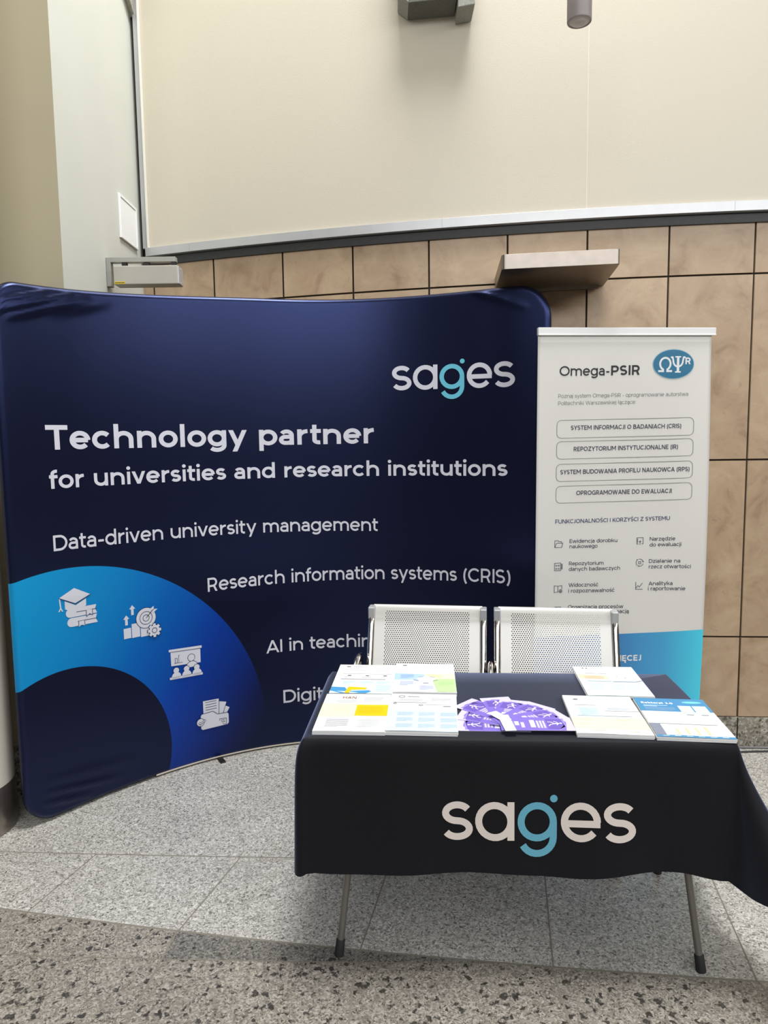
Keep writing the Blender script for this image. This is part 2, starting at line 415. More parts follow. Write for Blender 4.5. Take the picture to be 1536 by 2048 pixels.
XH, CH, AH, DE = .53, .70, .74, -.19
def glyph(c, w):
    h = w / 2; bw = .56; R = bw / 2 - h; cx = bw / 2; ry = XH / 2 - h + .005; cy = XH / 2
    o = arc(cx, cy, R, ry, 0, 360)
    dg = w * .62
    if c == ' ': return [], .20
    if c == 'a':
        yb = .325 - h * .7
        return [arc(.235, XH - .2, .225 - h, .2 - h, 152, 0) + [(.46 - h, 0)],
                [(.46 - h, yb), (.2, yb)] + arc(.2, (yb + h) / 2, .2 - h, (yb - h) / 2, 90, 270) + [(.27, h)] + arc(.27, .16, .19 - h, .16 - h, 270, 345)], .46
    if c == 'b': return [o, [(h, 0), (h, AH)]], bw
    if c == 'c': return [arc(cx, cy, R, ry, 42, 318)], bw - .06
    if c == 'd': return [o, [(bw - h, 0), (bw - h, AH)]], bw
    if c == 'e': return [[(h, cy), (bw - h, cy)], arc(cx, cy, R, ry, 0, 318)], bw
    if c == 'f': return [[(.12, 0), (.12, AH - .17)] + arc(.27, AH - .17, .15, .17 - h, 180, 78), [(0, XH - h), (.31, XH - h)]], .30
    if c == 'g': return [o, [(bw - h, XH), (bw - h, .03)] + arc(cx, .03, R, .22 - h, 0, -145)], bw
    if c == 'h': return [[(h, 0), (h, AH)], arc(.275, XH - .25, .275 - h, .25 - h, 180, 0) + [(.55 - h, 0)]], .55
    if c == 'i': return [[(h, 0), (h, XH)], disc(h, XH + .15, dg)], w
    if c == 'j': return [[(h, XH), (h, -.06)] + arc(h - .11, -.06, .11, .13 - h, 0, -80), disc(h, XH + .15, dg)], w
    if c == 'k': return [[(h, 0), (h, AH)], dia(.12, .17, .44, XH, w), dia(.24, .33, .47, 0, w)], .52
    if c == 'l': return [[(h, 0), (h, AH)]], w
    if c == 'm':
        m = .435; r1 = (m - h) / 2; c1 = (m + h) / 2
        return [[(h, 0), (h, XH)], arc(c1, XH - .22, r1, .22 - h, 180, 0) + [(m, 0)], arc(c1 + m - h, XH - .22, r1, .22 - h, 180, 0) + [(2 * m - h, 0)]], 2 * m
    if c == 'n': return [[(h, 0), (h, XH)], arc(.275, XH - .25, .275 - h, .25 - h, 180, 0) + [(.55 - h, 0)]], .55
    if c == 'o': return [o], bw
    if c == 'p': return [o, [(h, DE), (h, XH)]], bw
    if c == 'r': return [[(h, 0), (h, XH)], arc(.31, .27, .31 - h, XH - h - .27, 180, 88)], .33
    if c == 's':
        q = (XH - w) / 4; a = .215 - h
        return [arc(.215, XH - h - q, a - .008, q, 28, 270) + arc(.215, h + q, a, q, 90, -152)], .43
    if c == 't': return [[(.13, XH + .15), (.13, .15)] + arc(.27, .15, .14, .15 - h, 180, 285), [(0, XH - h), (.33, XH - h)]], .33
    if c == 'u': return [[(h, XH), (h, .25)] + arc(.27, .25, .27 - h, .25 - h, 180, 360), [(.54 - h, 0), (.54 - h, XH)]], .54
    if c == 'v': return [dia(h, XH, .27, 0, w), dia(.54 - h, XH, .27, 0, w)], .54
    if c == 'w': return [dia(h, XH, .235, 0, w), dia(.43, XH, .235, 0, w), dia(.43, XH, .625, 0, w), dia(.86 - h, XH, .625, 0, w)], .86
    if c == 'y': return [dia(h, XH, .275, .02, w), dia(.55 - h, XH, .275 - .075 - h * .3, DE, w)], .55
    if c == 'z': return [[(.0, XH - h), (.46, XH - h)], [(0, h), (.46, h)], dia(.46 - w * .7, XH - w * .8, w * .7, w * .8, w)], .46
    if c == 'A': return [dia(h, 0, .36, CH, w), dia(.72 - h, 0, .36, CH, w), [(.16, .2), (.56, .2)]], .72
    if c == 'B': return [[(h, 0), (h, CH)], [(h, CH - h), (.33, CH - h)] + arc(.33, CH * .75, .17 - h * .4, CH / 4 - h, 90, -90) + [(h, CH / 2 + .0)], [(.33, CH / 2 + .0)] + arc(.35, CH * .25 + h / 2, .21 - h * .4, CH / 4 - h / 2, 90, -90) + [(h, h)]], .56
    if c == 'C': return [arc(.37, CH / 2, .37 - h, CH / 2 - h, 42, 318)], .64
    if c == 'D': return [[(h, 0), (h, CH)], [(h, CH - h), (.3, CH - h)] + arc(.3, CH / 2, .37 - h, CH / 2 - h, 90, -90) + [(h, h)]], .67
    if c == 'E': return [[(h, 0), (h, CH)], [(h, CH - h), (.48, CH - h)], [(h, CH / 2), (.44, CH / 2)], [(h, h), (.49, h)]], .49
    if c == 'F': return [[(h, 0), (h, CH)], [(h, CH - h), (.48, CH - h)], [(h, CH * .45), (.43, CH * .45)]], .48
    if c == 'H': return [[(h, 0), (h, CH)], [(.66 - h, 0), (.66 - h, CH)], [(h, CH / 2), (.66 - h, CH / 2)]], .66
    if c == 'G': return [arc(.37, CH / 2, .37 - h, CH / 2 - h, 42, 312) + [(.67 - h, .12), (.67 - h, CH / 2 + .01)], [(.42, CH / 2 - h * .4), (.67, CH / 2 - h * .4)]], .68
    if c == 'I': return [[(h, 0), (h, CH)]], w
    if c == 'J': return [[(.31 - h, CH), (.31 - h, .2)] + arc(.15, .2, .16 - h, .2 - h, 0, -150)], .32
    if c == 'K': return [[(h, 0), (h, CH)], dia(.12, .2, .5, CH, w), dia(.24, .38, .54, 0, w)], .58
    if c == 'L': return [[(h, 0), (h, CH)], [(h, h), (.46, h)]], .46
    if c == 'M': return [[(h, 0), (h, CH)], [(.82 - h, 0), (.82 - h, CH)], dia(h * 1.3, CH, .41, .2, w), dia(.82 - h * 1.3, CH, .41, .2, w)], .82
    if c == 'N': return [[(h, 0), (h, CH)], [(.67 - h, 0), (.67 - h, CH)], dia(h * 1.2, CH, .67 - h * 1.2, 0, w)], .67
    if c == 'O': return [arc(.39, CH / 2, .39 - h, CH / 2 - h, 0, 360)], .78
    if c == 'P': return [[(h, 0), (h, CH)], [(h, CH - h), (.3, CH - h)] + arc(.3, CH - .24, .24 - h, .24 - h, 90, -90) + [(h, CH - .48 + h)]], .54
    if c == 'R': return [[(h, 0), (h, CH)], [(h, CH - h), (.3, CH - h)] + arc(.3, CH - .235, .24 - h, .235 - h, 90, -90) + [(h, CH - .47 + h)], dia(.36, .26, .54 - h, 0, w)], .56
    if c == 'S':
        q = (CH - w) / 4; a = .26 - h
        return [arc(.26, CH - h - q, a - .005, q, 30, 270) + arc(.26, h + q, a, q, 90, -150)], .52
    if c == 'T': return [[(.29, 0), (.29, CH)], [(0, CH - h), (.58, CH - h)]], .58
    if c == 'U': return [[(h, CH), (h, .29)] + arc(.325, .29, .325 - h, .29 - h, 180, 360) + [(.65 - h, CH)]], .65
    if c == 'W': return [dia(h, CH, .29, 0, w), dia(.52, CH, .29, 0, w), dia(.52, CH, .75, 0, w), dia(1.04 - h, CH, .75, 0, w)], 1.04
    if c == 'Y': return [dia(h, CH, .31, .28, w), dia(.62 - h, CH, .31, .28, w), [(.31, 0), (.31, .3)]], .62
    if c == 'Z': return [[(.02, CH - h), (.58, CH - h)], [(.0, h), (.59, h)], dia(.58 - w * .7, CH - w * .8, w * .7, w * .8, w)], .59
    if c == '3':
        return [arc(.24, CH * .75 - h * .3, .22 - h, CH / 4 - h * .7, 150, -90) + [], arc(.24, CH * .27, .25 - h, CH * .27 - h, 90, -150)], .49
    if c == '2': return [arc(.25, CH - .22, .24 - h, .22 - h, 155, -25), dia(.42, .38, .1, w * .8, w), [(.0, h), (.5, h)]], .5
    if c == '0': return [arc(.29, CH / 2, .29 - h, CH / 2 - h, 0, 360)], .58
    if c == '-': return [[(0, .25), (.28, .25)]], .28
    if c == '(': return [arc(.34, .28, .34 - h, .47, 125, 235)], .2
    if c == ')': return [arc(-.14, .28, .34 - h, .47, 55, -55)], .2
    if c == ':': return [disc(dg, dg, dg), disc(dg, XH - dg, dg)], 2 * dg
    if c == '.': return [disc(dg, dg, dg)], 2 * dg
    comp = {'ą': ('a', 'og'), 'ę': ('e', 'og'), 'Ę': ('E', 'og'), 'ś': ('s', 'ac'), 'ć': ('c', 'ac'), 'ó': ('o', 'ac'), 'Ś': ('S', 'AC'), 'Ć': ('C', 'AC'), 'ł': ('l', 'sl')}
    b, k = comp[c]; s, wd = glyph(b, w); s = list(s)
    if k == 'og': s.append(arc(wd - .06, -.07, .09, .09, 90, 290))
    if k == 'ac': s.append(dia(wd / 2 - .03, XH + .08, wd / 2 + .07, XH + .23, w * .85))
    if k == 'AC': s.append(dia(wd / 2 - .03, CH + .07, wd / 2 + .07, CH + .2, w * .85))
    if k == 'sl': return [[(q[0] + .07, q[1]) for q in s[0]], dia(-.0, .27, w + .14, .46, w * .8)], w + .14
    return s, wd

ROUND = set('oceabdgpqCOSsDąęćó0')
def gap(a, b):
    g = .105
    if a in 'oebpDOsś03': g -= .03
    if b in 'oceaąędgqCOSsśćó0': g -= .03
    if a in 'vwyAWYTkKrft' or b in 'vwyAWYTftł': g -= .035
    return g

def stroke_mesh(pts, w):
    """offset a centre line into a ribbon with mitred joints"""
    q = [pts[0]]
    for p in pts[1:]:
        if math.hypot(p[0] - q[-1][0], p[1] - q[-1][1]) > w * .03: q.append(p)
    if len(q) > 2 and math.hypot(q[0][0] - pts[-1][0], q[0][1] - pts[-1][1]) < 1e-6 and q[-1] != pts[-1]: q.append(pts[-1])
    pts = q; h = w / 2; n = len(pts)
    closed = n > 3 and math.hypot(pts[0][0] - pts[-1][0], pts[0][1] - pts[-1][1]) < 1e-6
    if closed: pts = pts[:-1]; n -= 1
    Lp, Rp = [], []
    for i in range(n):
        def unit(a, b):
            d = math.hypot(b[0] - a[0], b[1] - a[1]) or 1e-9
            return ((b[0] - a[0]) / d, (b[1] - a[1]) / d)
        if closed: t0 = unit(pts[i - 1], pts[i]); t1 = unit(pts[i], pts[(i + 1) % n])
        else:
            t0 = unit(pts[i - 1], pts[i]) if i > 0 else unit(pts[0], pts[1])
            t1 = unit(pts[i], pts[i + 1]) if i < n - 1 else t0
        nx, ny = -(t0[1] + t1[1]), t0[0] + t1[0]
        d = math.hypot(nx, ny)
        if d < .3: nx, ny = -t1[1], t1[0]; k = 1
        else:
            nx /= d; ny /= d; k = 1 / max(.45, nx * -t1[1] + ny * t1[0])
        Lp.append((pts[i][0] + nx * h * k, pts[i][1] + ny * h * k)); Rp.append((pts[i][0] - nx * h * k, pts[i][1] - ny * h * k))
    V = Lp + Rp; Fc = []
    for i in range(n if closed else n - 1):
        j = (i + 1) % n; Fc.append((n + i, n + j, j, i))
    return V, Fc

class Print:
    """flat artwork in (u, v) metres, wrapped on a surface by mp(u, v, lift)"""
    def __init__(s, mp, lift=.0008, step=.0006): s.mp = mp; s.mb = MB(); s.mats = []; s.lift = lift; s.step = step
    def mi(s, m):
        if m not in s.mats: s.mats.append(m)
        return s.mats.index(m)
    def put(s, V, Fc, m, layer=0):
        L = s.lift + s.step * layer
        s.mb.add([s.mp(u, v, L) for u, v in V], Fc, s.mi(m), False, uvs=V)
    def poly(s, pts, m, layer=0): s.put(pts, [tuple(range(len(pts)))], m, layer)
    def rect(s, u0, v0, u1, v1, m, layer=0, nu=1):
        V = []; Fc = []
        for i in range(nu + 1):
            u = u0 + (u1 - u0) * i / nu; V += [(u, v0), (u, v1)]
        for i in range(nu): Fc.append((2 * i, 2 * i + 2, 2 * i + 3, 2 * i + 1))
        s.put(V, Fc, m, layer)
    def line(s, pts, w, m, layer=0):
        V, Fc = stroke_mesh(pts, w); s.put(V, Fc, m, layer)
    def disc(s, cu, cv, r, m, layer=0, ry=None, n=28):
        s.poly([(cu + r * math.cos(2 * PI * k / n), cv + (ry or r) * math.sin(2 * PI * k / n)) for k in range(n)], m, layer)
    def text(s, t, u0, v0, u1, v1, cap, m, w=.1, layer=0):
        x = 0; items = []; prev = None
        for ch in t:
            st, wd = glyph(ch, w)
            if prev is not None: x += gap(prev, ch)
            for k in st: items.append((x, k))
            x += wd; prev = ch
        sx = (u1 - u0) / x; sy = cap / CH; sl = (v1 - v0) / (u1 - u0)
        for (ox, k) in items:
            if isinstance(k, tuple) and k[0] == 'P': V = k[1]; Fc = [tuple(range(len(V)))]
            else: V, Fc = stroke_mesh(k, w)
            V = [(u0 + (ox + p[0]) * sx, v0 + (ox + p[0]) * sx * sl + p[1] * sy) for p in V]
            s.put(V, Fc, m, layer)
    def logo(s, u0, v0, u1, v1, xh, m, m2, layer=0):
        """round lower-case word mark: s a g e s, the g in blue under a dot"""
        w = .178; h = w / 2; items = []
        def S(ox, wd):
            q = (1 - w) / 4; a = wd / 2 - h
            return arc(ox + wd / 2, 1 - h - q, a - .01, q, 28, 270) + arc(ox + wd / 2, h + q, a, q, 90, -155)
        items.append((S(0, .80), m))
        items.append((arc(1.36, .5, .5 - h, .5 - h, 0, 360), m)); items.append(([(1.86 - h, .02), (1.86 - h, 1.0)], m))
        items.append((arc(2.44, .5, .5 - h, .5 - h, 0, 360), m2)); items.append(([(2.94 - h, .5), (2.94 - h, .1)] + arc(2.44, .1, .5 - h, .5 - h, 0, -152), m2))
        items.append(([(3.04 + h * .6, .46), (4.026, .46)], m)); items.append((arc(3.54, .5, .5 - h, .5 - h, 0, 322), m))
        items.append((S(4.10, .82), m))
        sx = (u1 - u0) / 4.92; sl = (v1 - v0) / (u1 - u0)
        for st, mm in items:
            V, Fc = stroke_mesh(st, w)
            s.put([(u0 + p[0] * sx, v0 + p[0] * sx * sl + p[1] * xh) for p in V], Fc, mm, layer)
        V = [(2.86 + .095 * math.cos(2 * PI * k / 20), 1.09 + .095 * math.sin(2 * PI * k / 20)) for k in range(20)]
        s.put([(u0 + p[0] * sx, v0 + p[0] * sx * sl + p[1] * xh) for p in V], [tuple(range(20))], m2, layer)
    def build(s, name, parent, label=None, world=True):
        return obj(name, s.mb, s.mats, parent, world=world, label=label)

# ================================================================== THE ROOM
def wall_y(x): return 3.62 - .235 * x + .045 * x * x
def S(o): o['kind'] = 'structure'; return o

# floor: two granite fields that meet on a curved seam, joints between the slabs
def seam(x): return 1.965 - .148 * x + .022 * x * x
def seam2(x): return 2.443 - .04 * x + .01 * x * x
def band(x): return 1.925 - .03 * x + .015 * x * x
fl = MB()
XS = [-4 + .1 * i for i in range(81)]
def strip(f0, f1, mi, xs=XS, z=0.0):
    for a, b in zip(xs[:-1], xs[1:]):
        fl.add([(a, f0(a), z), (b, f0(b), z), (b, f1(b), z), (a, f1(a), z)], [(0, 1, 2, 3)], mi)
strip(lambda x: -6.5, lambda x: seam(x) - .004, 1)
strip(lambda x: seam(x) - .004, lambda x: seam(x) + .004, 3)
strip(lambda x: seam(x) + .004, lambda x: seam2(x) - .003, 0)
strip(lambda x: seam2(x) - .003, lambda x: seam2(x) + .003, 3)
strip(lambda x: seam2(x) + .003, lambda x: 4.3, 0)
strip(band, lambda x: seam(x) - .004, 2, [-.68 + .1 * i for i in range(11)], .0004)
strip(lambda x: band(x) - .002, lambda x: band(x) + .002, 3, [-2.5 + .1 * i for i in range(29)], .0006)
def joint(x0, y0, x1, y1, w=.0045):
    d = Vector((x1 - x0, y1 - y0, 0)).normalized(); n = Vector((-d.y, d.x, 0)) * w / 2
    fl.add([(x0 - n.x, y0 - n.y, .0008), (x1 - n.x, y1 - n.y, .0008), (x1 + n.x, y1 + n.y, .0008), (x0 + n.x, y0 + n.y, .0008)], [(0, 1, 2, 3)], 3)
for xa, xb in ((-1.74, -1.62), (-1.197, -1.10), (-.668, -.55), (-.09, .01), (.475, .565), (1.035, 1.145), (1.6, 1.7)):
    joint(xa, seam(xa), xb, seam2(xb))
for xa, xb in ((-1.83, -1.80), (-1.245, -1.255), (-.672, -.80), (-.1, -.16), (.47, .47), (1.04, 1.08), (1.6, 1.68)):
    joint(xa, seam(xa), xb, 0.6, .006)
floor = S(obj('floor', fl, [M['floor_light'], M['floor_dark'], M['floor_band'], M['grout']]))

# gently curved back wall of large stone tiles
wb = MB()
JX = [-1.62, -1.255, -.894, -.508, -.14, .239, .614, .982, 1.351, 1.734, 2.11, 2.49, 2.87]
JZ = [.150, .556, 1.421, 2.284, 2.53]
g = .0045
for r in range(4):
    for c in range(12):
        x0, x1 = JX[c] + g, JX[c + 1] - g
        if c == 0: x0 = -1.40
        z0, z1 = JZ[r] + g, JZ[r + 1] - g
        n = 4; V = []
        for dy in (0.0, .012):
            for z in (z0, z1):
                for i in range(n + 1):
                    x = x0 + (x1 - x0) * i / n; V.append((x, wall_y(x) + dy, z))
        m = n + 1; Fc = []
        for i in range(n):
            Fc.append((i, i + 1, m + i + 1, m + i))
            Fc.append((i, 2 * m + i, 2 * m + i + 1, i + 1)); Fc.append((m + i, m + i + 1, 3 * m + i + 1, 3 * m + i))
        Fc.append((0, m, 3 * m, 2 * m)); Fc.append((n, 2 * m + n, 3 * m + n, m + n))
        wb.add(V, Fc, 0)
def ribbon(mb, x0, x1, z0, z1, dy, depth, mi=0, n=40):
    """bar that follows the curve of the back wall, its face dy in front of the tiles"""
    V = []; k = n + 1
    for d in (dy, dy + depth):
        for z in (z0, z1):
            V += [(x0 + (x1 - x0) * i / n, wall_y(x0 + (x1 - x0) * i / n) + d, z) for i in range(k)]
    Fc = []
    for i in range(n):
        Fc += [(i, i + 1, k + i + 1, k + i), (2 * k + i + 1, 2 * k + i, 3 * k + i, 3 * k + i + 1), (i, 2 * k + i, 2 * k + i + 1, i + 1), (k + i, k + i + 1, 3 * k + i + 1, 3 * k + i)]
    Fc += [(0, k, 3 * k, 2 * k), (n, 2 * k + n, 3 * k + n, k + n)]
    mb.add(V, Fc, mi, False)
ribbon(wb, -1.40, 2.87, 0, 7.0, .010, .10, 1)
S(obj('wall_back', wb, [M['tile'], M['joint']]))
up = MB(); ribbon(up, -1.268, 2.87, 2.595, 7.0, -.024, .030, 0, 60)
ribbon(up, .968, .9695, 2.60, 7.0, -.0246, .003, 1, 2)
S(obj('wall_upper', up, [M['panel'], M['white_trim']]))
b1 = MB(); ribbon(b1, -1.318, 2.87, 0, .150, -.004, .012)
for x in (.982, 1.734, 2.49):
    ribbon(b1, x - .003, x + .003, .01, .150, -.0055, .003, 1, 2)
S(obj('baseboard_back', b1, [M['plinth'], M['joint']]))
t1 = MB(); ribbon(t1, -1.285, 2.87, 2.556, 2.600, -.040, .040)
for x in (-1.02, .30, 1.62): ribbon(t1, x - .0008, x + .0008, 2.557, 2.599, -.0405, .002, 1, 2)
S(obj('trim_1', t1, [M['alu'], M['grey_bracket']], bevel=.002))
t2 = MB(); ribbon(t2, -1.300, -1.274, 2.60, 7.0, -.034, .034, 0, 2); ribbon(t2, -1.272, -1.264, 2.60, 7.0, -.040, .036, 1, 2)
S(obj('trim_2', t2, [M['alu'], M['white_trim']]))
t3 = MB(); ribbon(t3, -1.31, 2.87, 2.512, 2.558, -.012, .020)
S(obj('trim_3', t3, M['dark_strip']))
# left wall: olive face towards the viewer, pale side running back to the tiles
wl = MB()
wl.add([(-3.4, 3.0, 0), (-1.32, 3.0, 0), (-1.32, 3.0, 7), (-3.4, 3.0, 7)], [(0, 1, 2, 3)], 1)
wl.add([(-1.32, 3.0, 0), (-1.32, 4.3, 0), (-1.32, 4.3, 7), (-1.32, 3.0, 7)], [(0, 1, 2, 3)], 0)
wl.add([(-3.4, 3.0, 0), (-3.4, 3.0, 7), (-3.4, 4.3, 7), (-3.4, 4.3, 0)], [(0, 1, 2, 3)], 0)
wl.add([(-3.4, 4.3, 0), (-3.4, 4.3, 7), (-1.32, 4.3, 7), (-1.32, 4.3, 0)], [(0, 1, 2, 3)], 0)
S(obj('wall_left', wl, [M['paint'], M['paint2']]))
b2 = MB(); b2.box(-3.4, -1.308, 2.988, 3.0, 0, .205); b2.box(-1.32, -1.308, 3.0, 3.98, 0, .205)
S(obj('baseboard_left', b2, M['plinth']))
ce = MB(); ce.box(-4, 4, -6.5, 4.3, 7.0, 7.1)
S(obj('ceiling', ce, M['ceiling']))
# sloping soffit in the corner above the left wall
so = MB(); so.prism([(-1.32, 3.62, 4.05), (-1.32, 3.99, 3.80), (-1.32, 3.99, 4.3), (-1.32, 3.62, 4.3)], [(-1.29, 3.62, 4.05), (-1.29, 3.97, 3.80), (-1.29, 3.97, 4.3), (-1.29, 3.62, 4.3)])
S(obj('trim_4', so, M['soffit']))

# round column with a steel kick plate
colm = thing('column', 'round cream column with steel foot at the left edge, beside the navy backdrop', 'column', (-1.716, 2.69, 0))
k = MB(); k.lathe([(.198, .19), (.198, 7.0)], (-1.716, 2.69, 0), 64); obj('shaft', k, M['column'], colm)
k = MB(); k.lathe([(.2, 0), (.2, .192), (.197, .194)], (-1.716, 2.69, 0), 64); obj('kick_plate', k, M['column_steel'], colm, label='brushed steel foot band')

# ================================================================== NAVY BACKDROP
PLAN = [(-1.421, 2.682), (-1.329, 2.807), (-1.231, 2.929), (-1.123, 3.045), (-1.006, 3.153), (-0.879, 3.249), (-0.743, 3.329), (-0.6, 3.392), (-0.45, 3.435), (-0.296, 3.457), (-0.14, 3.457), (0.015, 3.436), (0.169, 3.396), (0.32, 3.341), (0.467, 3.276), (0.61, 3.21), (0.745, 3.153)]
def _dense():
    P = [Vector((*p, 0)) for p in PLAN]; out = []
    P = [P[0] * 2 - P[1]] + P + [P[-1] * 2 - P[-2]]
    for i in range(1, len(P) - 2):
        a, b, c, d = P[i - 1:i + 3]
        for k in range(20):
            t = k / 20
            out.append(.5 * ((2 * b) + (c - a) * t + (2 * a - 5 * b + 4 * c - d) * t * t + (3 * b - a - 3 * c + d) * t ** 3))
    out.append(P[-2]); return out
DP = _dense(); DS = [0.0]
for a, b in zip(DP[:-1], DP[1:]): DS.append(DS[-1] + (b - a).length)
LEN = DS[-1]
import bisect
def plan_at(u):
    if u <= 0: i = 0
    elif u >= LEN: i = len(DP) - 2
    else: i = min(bisect.bisect_right(DS, u) - 1, len(DP) - 2)
    t = (u - DS[i]) / (DS[i + 1] - DS[i])
    p = DP[i].lerp(DP[i + 1], t)
    a = DP[max(i - 3, 0)]; b = DP[min(i + 4, len(DP) - 1)]
    d = (b - a).normalized()
    return p, Vector((d.y, -d.x, 0))
U0, U1 = -.03, LEN
def ztop(u):
    t = min(max((u) / 1.2, 0), 1); t = t * t * (3 - 2 * t)
    return 2.155 + .063 * t
RAD = {'tl': .10, 'tr': .15, 'bl': .13, 'br': .13}
T = .046
def vlim(u):
    lo, hi = .004, ztop(u)
    for key, du in (('bl', u - U0), ('br', U1 - u)):
        r = RAD[key]
        if du < r: lo = max(lo, .004 + r - math.sqrt(max(0, r * r - (r - du) ** 2)))
    for key, du in (('tl', u - U0), ('tr', U1 - u)):
        r = RAD[key]
        if du < r: hi = min(hi, ztop(u) - r + math.sqrt(max(0, r * r - (r - du) ** 2)))
    return lo, hi
def edge_dist(u, v):
    zt = ztop(u); e = min(u - U0, U1 - u, v - .004, zt - v)
    for key, cu, cv, su, sv in (('bl', U0, .004, 1, 1), ('br', U1, .004, -1, 1), ('tl', U0, zt, 1, -1), ('tr', U1, zt, -1, -1)):
        r = RAD[key]; qu = (u - cu) * su; qv = (v - cv) * sv
        if qu < r and qv < r: e = min(e, r - math.hypot(r - qu, r - qv))
    return max(e, 0)
RIDGES = [(0.0, 2.075, .17, 2.13, .010, .011), (0.0, 2.045, .27, 2.132, .011, .013), (0.03, 2.02, .34, 2.128, .012, .010), (.2, 2.06, .42, 2.125, .02, .005),
          (.05, .125, .38, .065, .012, .010), (.04, .085, .24, .04, .010, .011), (.06, .17, .45, .12, .02, .005),
          (2.15, 2.207, 2.31, 2.165, .007, .007), (2.2, 2.2, 2.4, 2.12, .012, .004)]
def wrinkle(u, v):
    d = 0
    for (a, b, c, e, w, amp) in RIDGES:
        L2 = (c - a) ** 2 + (e - b) ** 2; t = ((u - a) * (c - a) + (v - b) * (e - b)) / L2
        if -.3 < t < 1.3:
            tt = min(max(t, 0), 1); dd = math.hypot(u - a - (c - a) * tt, v - b - (e - b) * tt)
            if dd < 4 * w:
                d += amp * math.exp(-(dd / w) ** 2) * math.sin(PI * min(max(.12 + .76 * tt, 0), 1))
    return d
def bd_map(u, v, lift=0.0):
    e = edge_dist(u, v); h = T / 2
    dep = h * (1 - math.sqrt(max(0, 1 - (1 - e / h) ** 2))) if e < h else 0
    p, n = plan_at(u)
    q = p + n * (lift - dep + wrinkle(u, v))
    return (q.x, q.y, v)
def bd_back(u, v):
    e = edge_dist(u, v); h = T / 2
    dep = h * (1 - math.sqrt(max(0, 1 - (1 - e / h) ** 2))) if e < h else 0
    p, n = plan_at(u); q = p - n * (T - dep)
    return (q.x, q.y, v)
backdrop = thing('fabric_backdrop', 'tall curved navy fabric backdrop printed with white text and a blue ring', 'backdrop', (-.34, 3.4, 0))
def dense(n, a, b, edge):
    s = [a + edge * (1 - math.cos(PI / 2 * i / 9)) for i in range(9)]
    m = [a + edge + (b - a - 2 * edge) * i / n for i in range(n + 1)]
    return s + m + [a + b - q for q in reversed(s)]
UU = dense(190, U0, U1, .03)
VV = dense(170, 0.0, 1.0, .014)
def fr(i, j, fn):
    u = UU[i]; lo, hi = vlim(u); return fn(u, lo + (hi - lo) * VV[j])
k = MB()
k.grid(lambda i, j: fr(i, j, bd_map), len(UU), len(VV), 0, True, uvfn=lambda i, j: fr(i, j, lambda u, v: (u, v)))
UB = UU; k.grid(lambda i, j: fr(i, j, bd_back), len(UU), len(VV), 0, True, uvfn=lambda i, j: (9, 9), flip=True)
cover = obj('fabric_cover', k, M['fabric'], backdrop)
def bprint(): return Print(bd_map, .0010, .0007)
W_, CY, LN = M['fab_print'], M['fab_cyan'], M['fab_line']
p = bprint(); p.logo(1.760, 1.775, 2.356, 1.769, .1165, W_, CY); p.build('word_mark', cover, label='white and light blue word mark')
p = bprint(); p.text('Technology partner', .141, 1.516, 1.669, 1.523, .098, W_, .135); p.build('headline_lettering', cover)
p = bprint(); p.text('for universities and research institutions', .145, 1.360, 2.323, 1.365, .072, W_, .125); p.build('headline_lettering', cover)
p = bprint(); p.text('Data-driven university management', .146, 1.108, 1.681, 1.090, .064, W_, .105); p.build('text_line', cover)
p = bprint(); p.text('Research information systems (CRIS)', .834, .832, 2.339, .862, .066, W_, .105); p.build('text_line', cover)
p = bprint(); p.text('AI in teaching', 1.110, .491, 1.695, .503, .064, W_, .105); p.build('text_line', cover)
p = bprint(); p.text('Digital', 1.188, .227, 1.455, .229, .067, W_, .105); p.build('text_line', cover)
# graduation cap on two books
p = bprint()
p.poly([(.178, .897), (.178, .863), (.197, .852), (.222, .851), (.252, .855), (.269, .863), (.270, .893), (.224, .872)], W_)
p.poly([(.154, .913), (.222, .879), (.290, .907), (.221, .945)], W_, 1)
p.line([(.154, .913), (.222, .879), (.290, .907)], .0028, LN, 2)
p.line([(.157, .911), (.160, .872)], .0055, W_); p.poly([(.160, .876), (.149, .857), (.155, .857), (.160, .866), (.164, .856), (.170, .856)], W_)
def book(x0, x1, z0, z1, sl):
    r = (z1 - z0) / 2; L_ = [(x1, z1 + sl), (x1 - .006, (z0 + z1) / 2 + sl), (x1 + .002, z0 + sl)]
    p.poly(L_ + [(x0 + r + r * math.cos(math.radians(a)), (z0 + z1) / 2 + r * math.sin(math.radians(a))) for a in range(270, 89, -18)], W_)
    p.line([(x0 + .045, (z0 + z1) / 2), (x1, (z0 + z1) / 2 + sl)], .0024, LN, 1)
book(.180, .313, .824, .861, -.001)
book(.184, .314, .784, .821, -.002)
p.poly([(.267, .843), (.294, .842), (.294, .817), (.281, .824), (.267, .815)], W_, 2); p.line([(.267, .842), (.267, .816), (.281, .825), (.294, .818), (.294, .842)], .0022, LN, 3)
p.poly([(.232, .802), (.258, .801), (.258, .779), (.245, .786), (.232, .778)], W_, 2); p.line([(.232, .802), (.232, .784), ], .0022, LN, 3); p.line([(.258, .801), (.258, .783)], .0022, LN, 3)
p.build('cap_and_books_icon', cover)
